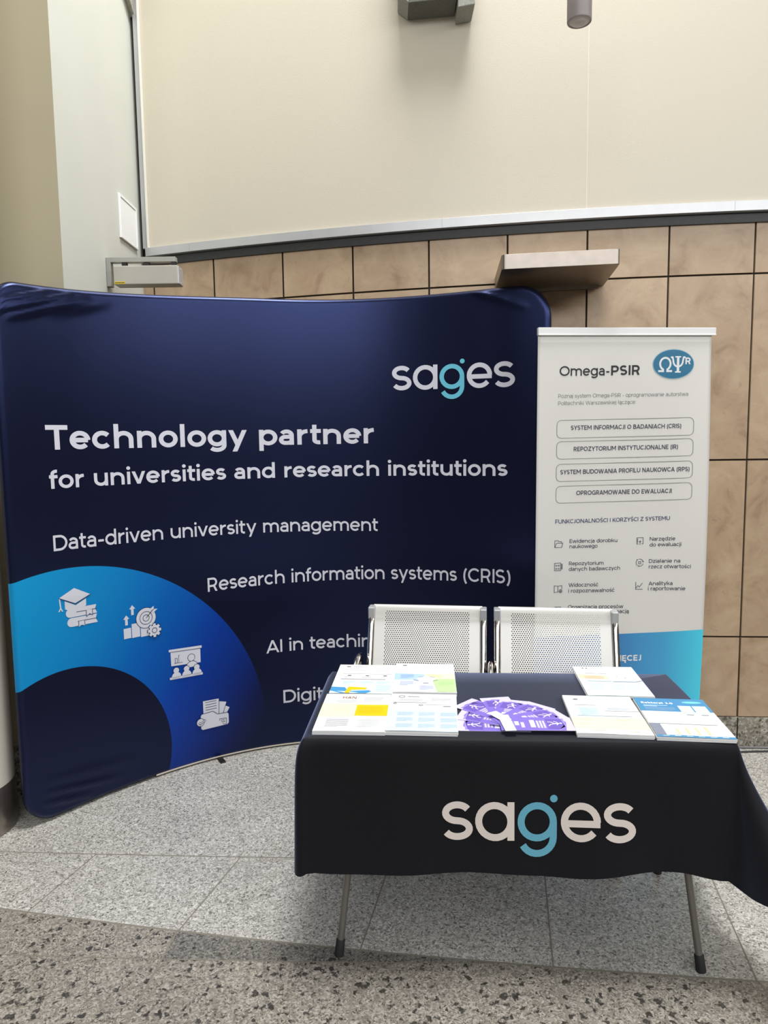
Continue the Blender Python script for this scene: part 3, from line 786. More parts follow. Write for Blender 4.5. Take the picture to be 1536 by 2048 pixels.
# target, gear, rising bars
p = bprint()
for (x0, x1, z0, z1) in ((.429, .463, .680, .726), (.4665, .504, .678, .741), (.5075, .546, .674, .735)): p.rect(x0, z0, x1, z1, W_)
for (cx, z0) in ((.4435, .740), (.473, .781)):
    p.rect(cx - .006, z0, cx + .006, z0 + .030, W_); p.poly([(cx - .014, z0 + .027), (cx + .014, z0 + .027), (cx, z0 + .045)], W_)
p.disc(.534, .757, .048, LN, 1); p.disc(.534, .757, .0455, W_, 2)
for r in (.029, .0145): p.line(arc(.534, .757, r, r, 0, 360), .0024, LN, 3)
p.line([(.534, .757), (.566, .789)], .0028, LN, 4)
p.poly([(.556, .779), (.554, .795), (.572, .806), (.572, .793)], W_, 3); p.poly([(.558, .777), (.573, .777), (.589, .790), (.574, .791)], W_, 3)
def gear(cx, cy, r, layer):
    for rr, m_, l_ in ((r + .0035, LN, layer), (r, W_, layer + 1)):
        pts = []
        for t in range(8):
            for (da, q) in ((-15, .8), (-11, 1.06), (11, 1.06), (15, .8)):
                a = math.radians(45 * t + da); pts.append((cx + rr * q * math.cos(a), cy + rr * q * math.sin(a)))
        p.poly(pts, m_, l_)
    p.line(arc(cx, cy, r * .38, r * .38, 0, 360), .0026, LN, layer + 2)
gear(.570, .694, .030, 5)
p.build('target_icon', cover)
# presentation screen with speaker and audience
p = bprint()
p.poly([(.634, .576), (.793, .568), (.793, .580), (.634, .587)], W_)
p.poly([(.642, .573), (.786, .566), (.785, .499), (.643, .508)], W_); p.line([(.640, .5745), (.788, .5665)], .0022, LN, 1)
for (x, h_) in ((.667, .022), (.685, .034), (.703, .046)): p.line([(x - .005, .520), (x - .005, .519 + h_), (x + .005, .519 + h_), (x + .005, .520)], .0022, LN, 2)
p.line([(.657, .519), (.713, .516)], .0022, LN, 2)
p.disc(.740, .531, .0185, LN, 3); p.disc(.740, .531, .016, W_, 4)
def bust(cx, z, r, l_, out):
    if out: p.poly(arc(cx, z, r + .0025, r + .0025, 0, 180), LN, l_)
    p.poly(arc(cx, z, r, r, 0, 180), W_, l_ + 1)
bust(.742, .486, .027, 3, True)
for cx in (.664, .714, .764):
    p.disc(cx, .485 - (cx - .664) * .04, .0155, LN, 6); p.disc(cx, .485 - (cx - .664) * .04, .0133, W_, 7)
    bust(cx, .455 - (cx - .664) * .03, .0225, 6, False)
p.poly([(.634, .444), (.793, .438), (.793, .449), (.634, .455)], W_)
p.build('presentation_icon', cover)
# folder with papers
p = bprint()
p.poly([(.868, .289), (.903, .280), (.886, .226), (.866, .226)], W_)
p.poly([(.897, .262), (.918, .250), (.904, .226), (.887, .226)], W_); p.line([(.885, .226), (.899, .266)], .0024, LN, 1)
p.poly([(.788, .306), (.866, .304), (.864, .226), (.788, .240)], W_, 2); p.line([(.867, .302), (.864, .226)], .0024, LN, 3)
for i in range(4): p.line([(.799, .297 - .0125 * i), (.854, .297 - .0125 * i)], .0026, LN, 3)
body = [(.774, .236), (.781, .244), (.834, .247), (.858, .228), (.904, .227), (.911, .219), (.911, .176), (.904, .168), (.782, .166), (.774, .173)]
p.poly(body, W_, 4); p.line([(.781, .2445), (.834, .2475), (.858, .2285), (.904, .2275)], .0026, LN, 5)
p.line([(.866, .172), (.866, .202), (.899, .200), (.899, .171), (.866, .172)], .0024, LN, 5)
for i, q in enumerate((.890, .893, .886)): p.line([(.872, .194 - .008 * i), (q, .193 - .008 * i)], .0024, LN, 5)
p.disc(.771, .206, .0200, LN, 6); p.disc(.771, .206, .0175, W_, 7); p.line([(.762, .207), (.770, .199), (.796, .214)], .0095, LN, 8); p.line([(.762, .207), (.770, .200), (.795, .2135)], .0050, W_, 9)
p.build('folder_icon', cover)
k = MB(); k.tube([bd_map(u, .010, .003) for u in [.55 + .02 * i for i in range(94)]], .0045, 8); obj('bottom_piping', k, M['piping'], backdrop)
for u in (.86, 1.9):
    pp, nn = plan_at(u); tt = Vector((-nn.y, nn.x, 0))
    k = MB(); X = lambda x, y, z: tuple(pp + tt * x + nn * y + Vector((0, 0, z)))
    k.box(-.013, .013, -.04, .055, 0, .007, 0, X); obj('foot_plate', k, M['black'], backdrop, bevel=.001)

# ================================================================== ROLL-UP BANNER
BA = Vector((.667, 3.05, 0)); BD = (Vector((1.442, 3.12, 0)) - BA).normalized(); BN = Vector((BD.y, -BD.x, 0))
BW = .776; BX = .012      # the sheet narrows a little towards the foot
def bn_map(u, v, lift=0.0):
    t = max(0, min(1, (1.975 - v) / 1.9))
    curl = .022 * math.sin(PI * min(1, t * 1.05)) * max(0, (u / BW - .72) / .28) ** 2
    wav = .0015 * math.sin(u * 17 + v * 2.2) * math.sin(PI * t)
    q = BA + BD * (u - BX * t * (1 if u > BW / 2 else 1) * .6) + BN * (lift + curl + wav)
    return (q.x, q.y, v)
roll = thing('rollup_banner', 'white roll-up banner with black Polish text, blue oval emblem and teal foot', 'banner', tuple(BA + BD * .39), math.atan2(BD.y, BD.x))
k = MB()
def bX(x, y, z): return tuple(BA + BD * x - BN * y + Vector((0, 0, z)))
k.box(-.02, .80, -.10, .09, .012, .085, 0, bX); obj('base_cassette', k, M['alu'], roll, bevel=.012)
for x in (.12, .66):
    k = MB(); k.box(x - .02, x + .02, -.16, .12, 0, .012, 0, bX); obj('foot', k, M['alu'], roll, bevel=.003)
k = MB(); k.box(-.001, .792, -.010, .012, 1.972, 2.004, 0, bX); k.box(-.001, .792, -.013, -.009, 1.970, 1.976, 0, bX); obj('top_rail', k, M['white'], roll, bevel=.003)
k = MB(); k.tube([bX(.39, .035, .06), bX(.39, .03, 1.985)], .010, 12); obj('support_pole', k, M['alu'], roll)
k = MB(); NU, NV = 50, 60
k.grid(lambda i, j: bn_map(BW * i / (NU - 1), .06 + 1.915 * j / (NV - 1)), NU, NV, 0, True, uvfn=lambda i, j: (BW * i / (NU - 1), .06 + 1.915 * j / (NV - 1)))
sheet = obj('banner_sheet', k, M['banner'], roll, solid=.0008, offset=1)
def rprint(): return Print(bn_map, .0022, .0005)
p = rprint(); NB = 26
def tz(u): return .655 + .010 * max(0, (u - .55) / .22) ** 2
V = []; Fc = []; NZ = 8
for j in range(NZ + 1):
    for i in range(NB + 1):
        u = BW * i / NB; V.append((u, .062 + (tz(u) - .062) * j / NZ))
for j in range(NZ):
    for i in range(NB):
        a = j * (NB + 1) + i; Fc.append((a, a + 1, a + NB + 2, a + NB + 1))
p.lift = .0016; p.put(V, Fc, M['teal']); p.build('teal_footer', sheet, label='teal printed foot of the banner')
TX = [("Poznaj system Omega-PSIR - oprogramowanie autorstwa", .093, 1.707, .676, 1.712, .0164, 'txt_grey', .075),
("Politechniki Warszawskiej łączące:", .093, 1.676, .441, 1.680, .0164, 'txt_grey', .075),
("SYSTEM INFORMACJI O BADANIACH (CRIS)", .151, 1.569, .649, 1.572, .0192, 'txt_dark', .125),
("REPOZYTORIUM INSTYTUCJONALNE (IR)", .165, 1.477, .637, 1.481, .0193, 'txt_dark', .125),
("SYSTEM BUDOWANIA PROFILU NAUKOWCA (RPS)", .107, 1.377, .691, 1.382, .0194, 'txt_dark', .125),
("OPROGRAMOWANIE DO EWALUACJI", .180, 1.285, .615, 1.286, .0196, 'txt_dark', .125),
("FUNKCJONALNOŚCI I KORZYŚCI Z SYSTEMU", .088, 1.161, .611, 1.165, .0180, 'txt_navy', .115),
("Ewidencja dorobku", .154, 1.074, .371, 1.073, .0165, 'txt_dark', .1), ("naukowego", .154, 1.050, .281, 1.050, .0166, 'txt_dark', .1),
("Repozytorium", .153, .974, .310, .973, .0166, 'txt_dark', .1), ("danych badawczych", .153, .949, .386, .948, .0167, 'txt_dark', .1),
("Widoczność", .153, .877, .288, .876, .0167, 'txt_dark', .1), ("i rozpoznawalność", .152, .851, .363, .849, .0168, 'txt_dark', .1),
("Organizacja procesów", .151, .778, .406, .773, .0169, 'txt_dark', .1), ("informacją", .309, .752, .432, .750, .0170, 'txt_dark', .1),
("Narzędzie", .522, 1.074, .638, 1.074, .0167, 'txt_dark', .1), ("do ewaluacji", .522, 1.048, .665, 1.048, .0167, 'txt_dark', .1),
("Działanie na", .521, .974, .663, .973, .0168, 'txt_dark', .1), ("rzecz otwartości", .521, .949, .710, .947, .0168, 'txt_dark', .1),
("Analityka", .522, .872, .632, .871, .0169, 'txt_dark', .1), ("i raportowanie", .520, .849, .690, .846, .0170, 'txt_dark', .1)]
p = rprint(); p.text('Omega', .097, 1.8005, .297, 1.802, .0419, M['txt_black'], .105); p.text('-', .304, 1.802, .318, 1.802, .0419, M['txt_black'], .11); p.text('PSIR', .326, 1.802, .455, 1.804, .0419, M['txt_black'], .13); p.build('title_lettering', sheet)
p = rprint()
for t, a, b, c, d, h, mk, w in TX: p.text(t, a, b, c, d, h, M[mk], w)
p.build('body_lettering', sheet)
p = rprint(); p.text('WIĘCEJ', .350, .530, .496, .527, .0275, M['white'], .15); p.build('footer_lettering', sheet)
p = rprint()
def rbox(x0, z0, x1, z1, sl, r=.02):
    pts = arc(x1 - r, z1 - r + sl, r, r, 0, 90) + arc(x0 + r, z1 - r, r, r, 90, 180) + arc(x0 + r, z0 + r, r, r, 180, 270) + arc(x1 - r, z0 + r + sl, r, r, 270, 360)
    pts.append(pts[0]); p.line(pts, .0022, M['txt_grey'])
for z0, z1 in ((1.534, 1.611), (1.4435, 1.519), (1.346, 1.421), (1.251, 1.325)): rbox(.089, z0, .704, z1, .006)
p.build('text_box', sheet)
p = rprint(); p.disc(.6055, 1.849, .094, ink('pale_blue_ring', (150, 190, 205)), 0, .0645, 44); p.disc(.6055, 1.849, .091, M['logo_teal'], 1, .0615, 44)
wt = M['white']
p.line([(.537, 1.819), (.559, 1.819)] + arc(.5685, 1.850, .0235, .026, 245, -65) + [(.578, 1.819), (.600, 1.819)], .0085, wt, 2)
p.line([(.626, 1.814), (.626, 1.881)], .011, wt, 2); p.line([(.613, 1.815), (.639, 1.815)], .006, wt, 2); p.line([(.613, 1.880), (.639, 1.880)], .006, wt, 2)
p.line([(.593, 1.878), (.601, 1.878)] + arc(.626, 1.862, .0215, .024, 180, 360) + [(.651, 1.878), (.659, 1.878)], .0075, wt, 2)
p.text('R', .659, 1.848, .683, 1.848, .029, wt, .15, 2)
p.build('oval_emblem', sheet, label='blue oval emblem with white Greek letters')
DK = M['txt_dark']; w_ = .0022
def L_(pts): p.line(pts, w_, DK)
p = rprint()
L_([(.087, 1.055), (.087, 1.085), (.101, 1.086), (.105, 1.081), (.117, 1.081), (.117, 1.074)]); L_([(.087, 1.055), (.095, 1.074), (.124, 1.074), (.118, 1.055), (.087, 1.055)])
p.build('line_icon', sheet)
p = rprint()
L_([(.087, .952), (.087, .985), (.115, .986), (.115, .952), (.087, .952)]); L_([(.119, .957), (.119, .981), (.122, .981), (.122, .957)])
for z in (.976, .962):
    for x in (.091, .102): L_([(x, z), (x + .008, z)]); L_([(x, z - .004), (x + .008, z - .004)])
p.build('line_icon', sheet)
p = rprint()
L_([(.087, .854), (.087, .884), (.104, .882), (.104, .856), (.087, .854)]); L_([(.104, .882), (.122, .884), (.122, .868)]); p.line(arc(.116, .859, .007, .007, 0, 360), w_, DK); L_([(.109, .859), (.123, .859)]); L_([(.116, .852), (.116, .866)])
p.build('line_icon', sheet)
p = rprint()
L_([(.470, 1.061), (.462, 1.061), (.462, 1.089), (.491, 1.089), (.491, 1.061), (.484, 1.061)]); L_([(.477, 1.057), (.477, 1.074)]); L_([(.472, 1.069), (.477, 1.075), (.482, 1.069)]); L_([(.466, 1.066), (.466, 1.085)])
p.build('line_icon', sheet)
p = rprint()
for a in (10, 130, 250): p.line(arc(.4775, .9765, .0165, .0165, a, a + 95), w_, DK); L_([(.4775 + .0165 * math.cos(math.radians(a)) - .004, .9765 + .0165 * math.sin(math.radians(a)) + .003), (.4775 + .0165 * math.cos(math.radians(a)), .9765 + .0165 * math.sin(math.radians(a))), (.4775 + .0165 * math.cos(math.radians(a)) + .004, .9765 + .0165 * math.sin(math.radians(a)) + .003)])
L_([(.4725, .9715), (.4725, .9815), (.4825, .9815), (.4825, .9715), (.4725, .9715)])
p.build('line_icon', sheet)
p = rprint()
L_([(.462, .890), (.462, .856), (.495, .856)]); L_([(.463, .861), (.472, .873), (.479, .866), (.494, .885)])
p.build('line_icon', sheet)
p = rprint()
L_([(.090, .776), (.090, .788), (.118, .788), (.118, .776)]); L_([(.098, .788), (.110, .780)])
p.build('line_icon', sheet)


# ================================================================== THINGS ON THE WALLS AND CEILING
shelf = thing('steel_shelf', 'brushed steel box shelf jutting from the tiled wall above the backdrop corner', 'shelf', (.77, 3.30, 2.25))
k = MB()
def rc(c, d0, d1, r=.018, n=5):
    a = c + d0 * r; b = c + d1 * r
    return [a.lerp(c, t).lerp(c.lerp(b, t), t) for t in [i / n for i in range(n + 1)]]
rl, rr_ = Vector((.553, wall_y(.553) - .006, 0)), Vector((1.056, wall_y(1.056) - .006, 0)); fl_, fr_ = Vector((.515, 3.07, 0)), Vector((.995, 3.0, 0))
loop = [rl] + rc(fl_, (rl - fl_).normalized(), (fr_ - fl_).normalized()) + rc(fr_, (fl_ - fr_).normalized(), (rr_ - fr_).normalized()) + [rr_]
k.prism([(q.x, q.y, 2.252) for q in loop], [(q.x, q.y, 2.314) for q in loop])
obj('shelf_body', k, M['steel'], shelf, bevel=.0015)
k = MB(); k.prism([(q.x, q.y, 2.236) for q in (rl + Vector((.03, -.02, 0)), rl + Vector((.03, .0, 0)), rr_ + Vector((-.03, .0, 0)), rr_ + Vector((-.03, -.02, 0)))], [(q.x, q.y, 2.252) for q in (rl + Vector((.03, -.02, 0)), rl + Vector((.03, .0, 0)), rr_ + Vector((-.03, .0, 0)), rr_ + Vector((-.03, -.02, 0)))])
obj('mounting_cleat', k, M['steel'], shelf)

wbx = thing('wall_box', 'slim grey metal box with yellow sticker in an angled bracket in the wall corner', 'box', (-1.30, 3.47, 2.29))
k = MB(); k.box(-1.268, -.962, 3.42, 3.50, 2.289, 2.376); obj('housing', k, M['grey_enamel'], wbx, bevel=.004)
k = MB(); k.box(-.9625, -.958, 3.424, 3.497, 2.292, 2.373); 
for z in (2.30, 2.365): k.tube([(-.959, 3.46, z), (-.956, 3.46, z)], .003, 8)
obj('end_cap', k, M['alu'], wbx, bevel=.001)
k = MB(); k.box(-1.3185, -1.297, 3.47, 3.505, 2.292, 2.428); k.box(-1.297, -.985, 3.47, 3.505, 2.405, 2.428); obj('angle_bracket', k, M['grey_bracket'], wbx, bevel=.0015)
for x0, x1 in ((-1.245, -1.222), (-1.14, -1.115), (-1.005, -.985)):
    k = MB(); k.box(x0, x1, 3.475, 3.495, 2.374, 2.407); obj('hanger_clip', k, M['black'], wbx)
k = MB(); k.box(-1.263, -1.213, 3.4188, 3.4202, 2.2915, 2.303); st = obj('warning_sticker', k, M['yellow'], wbx, label='small yellow sticker with dark print')
p = Print(lambda u, v, l: (u, 3.4188 - l, v), .0003, .0002); x = -1.2605
for w__ in (.003, .0035, .004, .003, .005, .0035, .003, .006, .0035): p.rect(x, 2.295, x + w__, 2.2995, M['ink']); x += w__ + .0013
p.build('dark_print', st)

hatch = thing('access_hatch', 'small white access hatch on the pale side wall beside the sheet', 'hatch', (-1.32, 3.80, 2.58))
k = MB()
for (y0, y1, z0, z1) in ((3.672, 3.686, 2.578, 2.795), (3.905, 3.919, 2.578, 2.795), (3.686, 3.905, 2.578, 2.592), (3.686, 3.905, 2.781, 2.795)): k.box(-1.3195, -1.308, y0, y1, z0, z1)
obj('frame', k, M['white'], hatch, bevel=.0015)
k = MB(); k.box(-1.3195, -1.311, 3.688, 3.903, 2.594, 2.779); obj('door', k, M['white'], hatch, bevel=.001)

mount = thing('ceiling_mount', 'dark grey granular mount with a small tab hanging before the cream sheet top', 'mount', (.28, 3.44, 3.52))
k = MB(); k.prism([(.145, 3.42, 3.524), (.362, 3.37, 3.514), (.362, 3.37, 4.2), (.145, 3.42, 4.2)], [(.145, 3.557, 3.524), (.362, 3.512, 3.514), (.362, 3.512, 4.2), (.145, 3.557, 4.2)]); obj('block', k, M['mount_dark'], mount, bevel=.003)
k = MB(); k.prism([(.098, 3.42, 3.564), (.145, 3.42, 3.524), (.145, 3.42, 4.2), (.098, 3.42, 4.2)], [(.098, 3.566, 3.564), (.145, 3.556, 3.524), (.145, 3.556, 4.2), (.098, 3.566, 4.2)]); obj('side_wing', k, M['mount_light'], mount, bevel=.003)
k = MB(); k.prism([(.366, 3.38, 3.479), (.441, 3.365, 3.483), (.441, 3.365, 4.2), (.366, 3.38, 4.2)], [(.366, 3.511, 3.479), (.441, 3.497, 3.483), (.441, 3.497, 4.2), (.366, 3.511, 4.2)]); obj('tab', k, M['mount_light'], mount, bevel=.003)
k = MB(); k.box(.20, .36, 3.40, 3.50, 4.2, 7.0); obj('drop_post', k, M['mount_dark'], mount)

lamp = thing('pendant_lamp', 'mauve grey tube lamp hanging down at the top edge', 'lamp', (.704, 2.6, 2.975))
k = MB(); k.lathe([(.036, .004), (.037, 0), (.041, 0), (.042, .003), (.042, .42), (.04, .424), (0, .424)], (.704, 2.6, 2.975), 48); obj('lamp_tube', k, M['lamp'], lamp)
k = MB(); k.lathe([(0, -.008), (.015, -.007), (.028, -.003), (.0365, .003)], (.704, 2.6, 2.975), 40); obj('lightened_bottom', k, M['lens'], lamp)  # closed tube end, paler than the sides in place of bounced light
k = MB(); k.tube([(.704, 2.6, 3.39), (.704, 2.6, 6.98)], .004, 8); obj('cord', k, M['black'], lamp)
k = MB(); k.lathe([(0, 0), (.05, 0), (.05, .025)], (.704, 2.6, 6.975), 32); obj('ceiling_rose', k, M['lamp'], lamp)

# ================================================================== TABLE AND CLOTH
TA = Vector((-.23, 1.925, 0)); TROT = -.065
TX_ = Vector((math.cos(TROT), math.sin(TROT), 0)); TY_ = Vector((-TX_.y, TX_.x, 0))
TWD, TDP, TZ = 1.187, .57, .695
def tp(x, y, z): return tuple(TA + TX_ * x + TY_ * y + Vector((0, 0, z)))
table = thing('folding_table', 'small folding table on grey tube legs under the black cloth', 'table', tp(TWD / 2, TDP / 2, 0), TROT)
k = MB(); k.box(.006, TWD - .006, .006, TDP - .006, .668, .690, 0, tp); obj('tabletop', k, M['table_board'], table, bevel=.006)
for foot, top in (((-.153, 1.96), (-.072, 2.02)), ((.895, 1.876), (.815, 1.945)), ((.95, 2.339), (.862, 2.30)), ((-.10, 2.41), (-.03, 2.36))):
    k = MB(); a = Vector((*foot, 0)); b = Vector((*top, .668)); k.tube([a.lerp(b, .03), b], .0105, 14); lg = obj('leg', k, M['leg'], table)
    k = MB(); k.tube([a + Vector((0, 0, .001)), a.lerp(b, .07), a.lerp(b, .075)], [.0145, .0135, .011], 14); obj('rubber_foot', k, M['rubber'], lg)
for (a, b) in (((-.09, 2.008, .52), (-.045, 2.37, .52)), ((.833, 1.93, .52), (.88, 2.31, .52))):
    k = MB(); k.tube([a, b], .008, 10); obj('crossbar', k, M['leg'], table)
for (a, b) in (((-.068, 2.19, .52), (.22, 2.17, .668)), ((.856, 2.12, .52), (.56, 2.14, .668))):
    k = MB(); k.tube([a, b], .006, 8); obj('folding_brace', k, M['leg'], table)

def front_len(x):
    s = max(0, (x - .72) / .28); s = min(1, s); s = s * s * (3 - 2 * s)
    return .392 - .028 * s + .006 * math.sin(x * 9)
def lerp_(a, b, t): return a + (b - a) * t
def sm(t): t = min(max(t, 0), 1); return t * t * (3 - 2 * t)
RIM = []      # (x, y, outward dx, dy, length, flare, bulge, wave)
for i in range(14): RIM.append((0, TDP - .02 - (TDP - .04) * i / 13, -1, 0, lerp_(.25, .385, sm(i / 13)), .02, .030, 0))
for i in range(1, 8):
    a = math.radians(180 + 90 * i / 8); RIM.append((0, 0, math.cos(a), math.sin(a), .392 + .012 * math.sin(PI * i / 8), .03, lerp_(.032, .014, i / 8) + .012 * math.sin(PI * i / 8), 0))
NF = 60
for i in range(NF + 1):
    x = .02 + (TWD - .04) * i / NF; s = sm((x - .95) / .22)
    RIM.append((x, 0, 0.25 * s * 0, -1, front_len(x) + .022 * sm((x - 1.03) / .14), .03 + .06 * s, .012, 1))
for i in range(1, 16):
    t = i / 16; a = math.radians(270 + 90 * t)
    RIM.append((TWD, 0, math.cos(a), math.sin(a), lerp_(.392, .40, t) + .035 * math.sin(PI * t) ** 1.3, .09 + .46 * math.sin(PI * t) ** 1.2 + .16 * t, .012, 0))
for i in range(14):
    t = i / 13; RIM.append((TWD, .02 + (TDP - .04) * t, 1, 0, lerp_(.40, .40, t), lerp_(.25, .10, t), .012, 2))
for i in range(1, 8):
    a = math.radians(90 * i / 8); RIM.append((TWD, TDP, math.cos(a), math.sin(a), lerp_(.40, .16, i / 8), .06, .012, 0))
for i in range(20): RIM.append((TWD - .02 - (TWD - .04) * i / 19, TDP, 0, 1, .16, .02, .012, 0))
for i in range(1, 8):
    a = math.radians(90 + 90 * i / 8); RIM.append((0, TDP, math.cos(a), math.sin(a), lerp_(.16, .25, i / 8), .05, .02, 0))
def drop(rim, t, lift=0.0):
    x, y, dx, dy, ln, fla, bul, wv = rim
    out = bul * (1 - math.exp(-t / max(.012, bul * .9))) + fla * t * t / (t + .10)
    if wv == 1: out += .055 * t * t * math.sin(x * 8.3 + .6) * .5 + .020 * t * math.sin(x * 23 + 1) * .5
    if wv == 2: out += .05 * t * math.sin(y * 17)
    z = TZ - math.sqrt(max(0, t * t - min(out, t) ** 2))
    out += lift
    return tp(x + dx * out, y + dy * out, z)
k = MB(); NT = 34; R = len(RIM)
# top sheet then the hanging skirt, one continuous surface
V = [tp(TWD / 2, TDP / 2, TZ)]; Fc = []
for q in RIM: V.append(tp(TWD / 2 + (q[0] - TWD / 2) * .6, TDP / 2 + (q[1] - TDP / 2) * .6, TZ))
for j in range(NT + 1):
    for q in RIM: V.append(drop(q, q[4] * (j / NT) ** 1.25))
for i in range(R):
    n_ = (i + 1) % R
    Fc.append((0, 1 + i, 1 + n_))
    for j in range(NT + 1):
        a = 1 + j * R; Fc.append((a + i, a + R + i, a + R + n_, a + n_))
k.add(V, Fc, 0, True)
cloth = tag(obj('tablecloth', k, M['cloth']), 'black cloth with white and blue word mark draped over the table', 'tablecloth')
cloth['group'] = ''
del cloth['group']
def cl_map(u, v, lift):
    s = sm((u - .95) / .22)
    return drop((u, 0, 0, -1, front_len(u), .03 + .06 * s, .012, 1), TZ - v, lift)
p = Print(cl_map, .0012, .0006); p.logo(.383, .404, .920, .411, .114, M['cloth_white'], M['cloth_cyan']); p.build('word_mark', cloth, label='white and light blue word mark')

# ================================================================== LEAFLETS
LZ = TZ + .0008
rnd = random.Random(4)
def stack(ox, oy, rot, th, label, draw, name='leaflet_stack', w=.21, h=.297, wave=.0012):
    o = thing(name, label, 'leaflets', (ox, oy, LZ), rot, 'leaflet stacks on the black table')
    k = MB(); n = 6
    for i in range(n):
        a, b = (rnd.uniform(-.0012, .0012) for _ in range(2)); z0 = th * i / n; z1 = th * (i + .86) / n
        k.box(a, w + a, b, h + b, z0, z1)
    obj('paper_block', k, M['paper'], o, world=False)
    def zz(u, v): return th + .0006 + wave * (1 + math.sin(u * 26 + v * 5)) * .5 * (1 - v / h * .7)
    k = MB(); k.grid(lambda i, j: (w * i / 16, h * j / 16, zz(w * i / 16, h * j / 16)), 17, 17)
    ts = obj('top_sheet', k, M['paper'], o, world=False)
    # artwork coordinates: a 0..1 across, b 0..1 from the top edge down
    pr = Print(lambda a, b, l: (a * w, (1 - b) * h, zz(a * w, (1 - b) * h) + l), .0005, .0003)
    draw(pr); pr.build('printing', ts, world=False)
    return o
def R_(p, a0, b0, a1, b1, m, l=0): p.rect(a0, b0, a1, b1, m, l, nu=8)
def lines(p, a0, b0, a1, n, db, m, l=1, seed=0, t=.006):
    r = random.Random(seed)
    for i in range(n): R_(p, a0, b0 + db * i, a0 + (a1 - a0) * (1 if i < n - 1 else r.uniform(.5, .9)), b0 + db * i + t, m, l)
GL = ink('light_grey_ink', (196, 198, 202)); GM = ink('mid_grey_ink', (140, 144, 150)); GD = ink('dark_grey_ink', (84, 88, 96))
YL = ink('pale_yellow_ink', (250, 238, 196)); OR = ink('amber_ink', (250, 196, 10)); LB = ink('pale_blue_ink', (206, 222, 244)); LB2 = ink('sky_tint_ink', (214, 236, 242))
BL = ink('mid_blue_ink', (74, 150, 202)); LV = ink('lavender_ink', (222, 222, 242)); GR = ink('pale_green_ink', (190, 222, 160)); BT = ink('blue_tint_ink', (176, 204, 238)); PE = ink('peach_ink', (246, 214, 184)); BRN = ink('brown_ink', (150, 108, 84)); TEALI = ink('steel_blue_ink', (72, 140, 186)); OC = ink('ochre_ink', (226, 206, 160)); BLT = ink('blue_grey_ink', (160, 184, 214)); AQ = ink('aqua_ink', (120, 206, 210))
def d_han(p):
    R_(p, 0, .28, .52, .64, YL); R_(p, .52, .31, .99, .61, OR)
    q = Print(lambda u, v, l: p.mp(u, .14 - (v - .14), l), p.lift, p.step); q.mats = p.mats; q.mb = p.mb
    q.text('HAN', .27, .14, .48, .14, .065, BRN, .13, 1)
    lines(p, .18, .18, .50, 4, .022, GL); lines(p, .60, .10, .9, 6, .022, GL, seed=1)
    lines(p, .16, .38, .46, 5, .03, GL, 1, 2); lines(p, .56, .38, .92, 6, .032, ink('dark_amber_ink', (232, 176, 20)), 1, 3); lines(p, .14, .71, .46, 8, .025, GM, 1, 4); lines(p, .56, .71, .9, 8, .025, GL, 1, 5)
def d_ring(p):
    R_(p, 0, .47, 1, 1, LB)
    for (a, b_, r) in ((.17, .09, .045), (.08, .29, .022), (.47, .33, .026)): p.line(arc(a, b_, r, r * .72, 0, 360), .008, GD, 1)
    R_(p, .26, .08, .44, .095, GM, 1); lines(p, .13, .16, .5, 4, .02, GL); lines(p, .62, .12, .92, 5, .02, GL, 1, 6)
    R_(p, .06, .255, .55, .262, GD, 1); R_(p, .5, .31, .92, .316, GM, 1); R_(p, .8, .35, .91, .362, GD, 1)
    for r in range(3):
        for c in range(3): lines(p, .14 + .31 * c, .53 + .15 * r, .37 + .31 * c, 5, .02, BLT, 1, r * 3 + c)
def d_star(p):
    p.poly([(0, .36), (.5, .40), (.5, .72), (0, .86)], BT); R_(p, .5, .38, 1, .56, YL); p.poly([(.62, .56), (1, .56), (1, .985), (.70, .985)], GR, 1); R_(p, 0, .60, .66, .985, LV, 0)
    p.poly([(.36, .56), (.46, .48), (.60, .47), (.70, .55), (.60, .66), (.44, .66)], M['paper'], 2)
    for a, b_, s in ((.36, .62, 30), (.44, .50, -25), (.62, .50, 25), (.68, .62, -30), (.52, .71, 0)):
        c = math.cos(math.radians(s)); q = math.sin(math.radians(s)); p.line([(a - .045 * c, b_ - .03 * q), (a + .045 * c, b_ + .03 * q)], .014, GM, 3)
    R_(p, .12, .06, .19, .085, GD, 1); R_(p, .24, .068, .4, .078, GL, 1); lines(p, .12, .16, .44, 3, .04, GL, 1, 1); lines(p, .55, .14, .85, 4, .035, GL, 1, 2)
    for a0, b0, m in ((.10, .42, BLT), (.10, .66, BLT), (.55, .42, OC), (.74, .66, ink('green_grey_ink', (160, 196, 132))), (.42, .80, BLT)): lines(p, a0, b0, a0 + .22, 5, .028, m, 2, 3)
def d_hands(p):
    R_(p, 0, .58, 1, 1, LB2)
    R_(p, .13, .07, .20, .095, GD, 1); R_(p, .25, .075, .48, .088, GL, 1); lines(p, .12, .15, .48, 4, .03, GL, 1, 1); lines(p, .62, .10, .92, 6, .028, GL, 1, 2); R_(p, .1, .34, .95, .35, GL, 1)
    for a in (.2, .5, .8): R_(p, a, .40, a + .06, .425, GD, 1); R_(p, a - .06, .46, a + .12, .47, GL, 1)
    R_(p, .1, .53, .85, .545, GM, 1)
    p.poly([(.0, .80), (.22, .82), (.30, .94), (.62, .90), (.66, .94), (.58, 1.0), (.18, 1.0), (0, .92)], BL, 1); p.poly([(.28, .80), (.58, .82), (.57, .88), (.34, .90), (.31, 1.0), (.24, 1.0)], OR, 2)
    for a in (.16, .45, .72): lines(p, a, .62, a + .2, 3, .03, BLT, 1, 4)
    lines(p, .72, .74, .95, 7, .03, BLT, 1, 5)
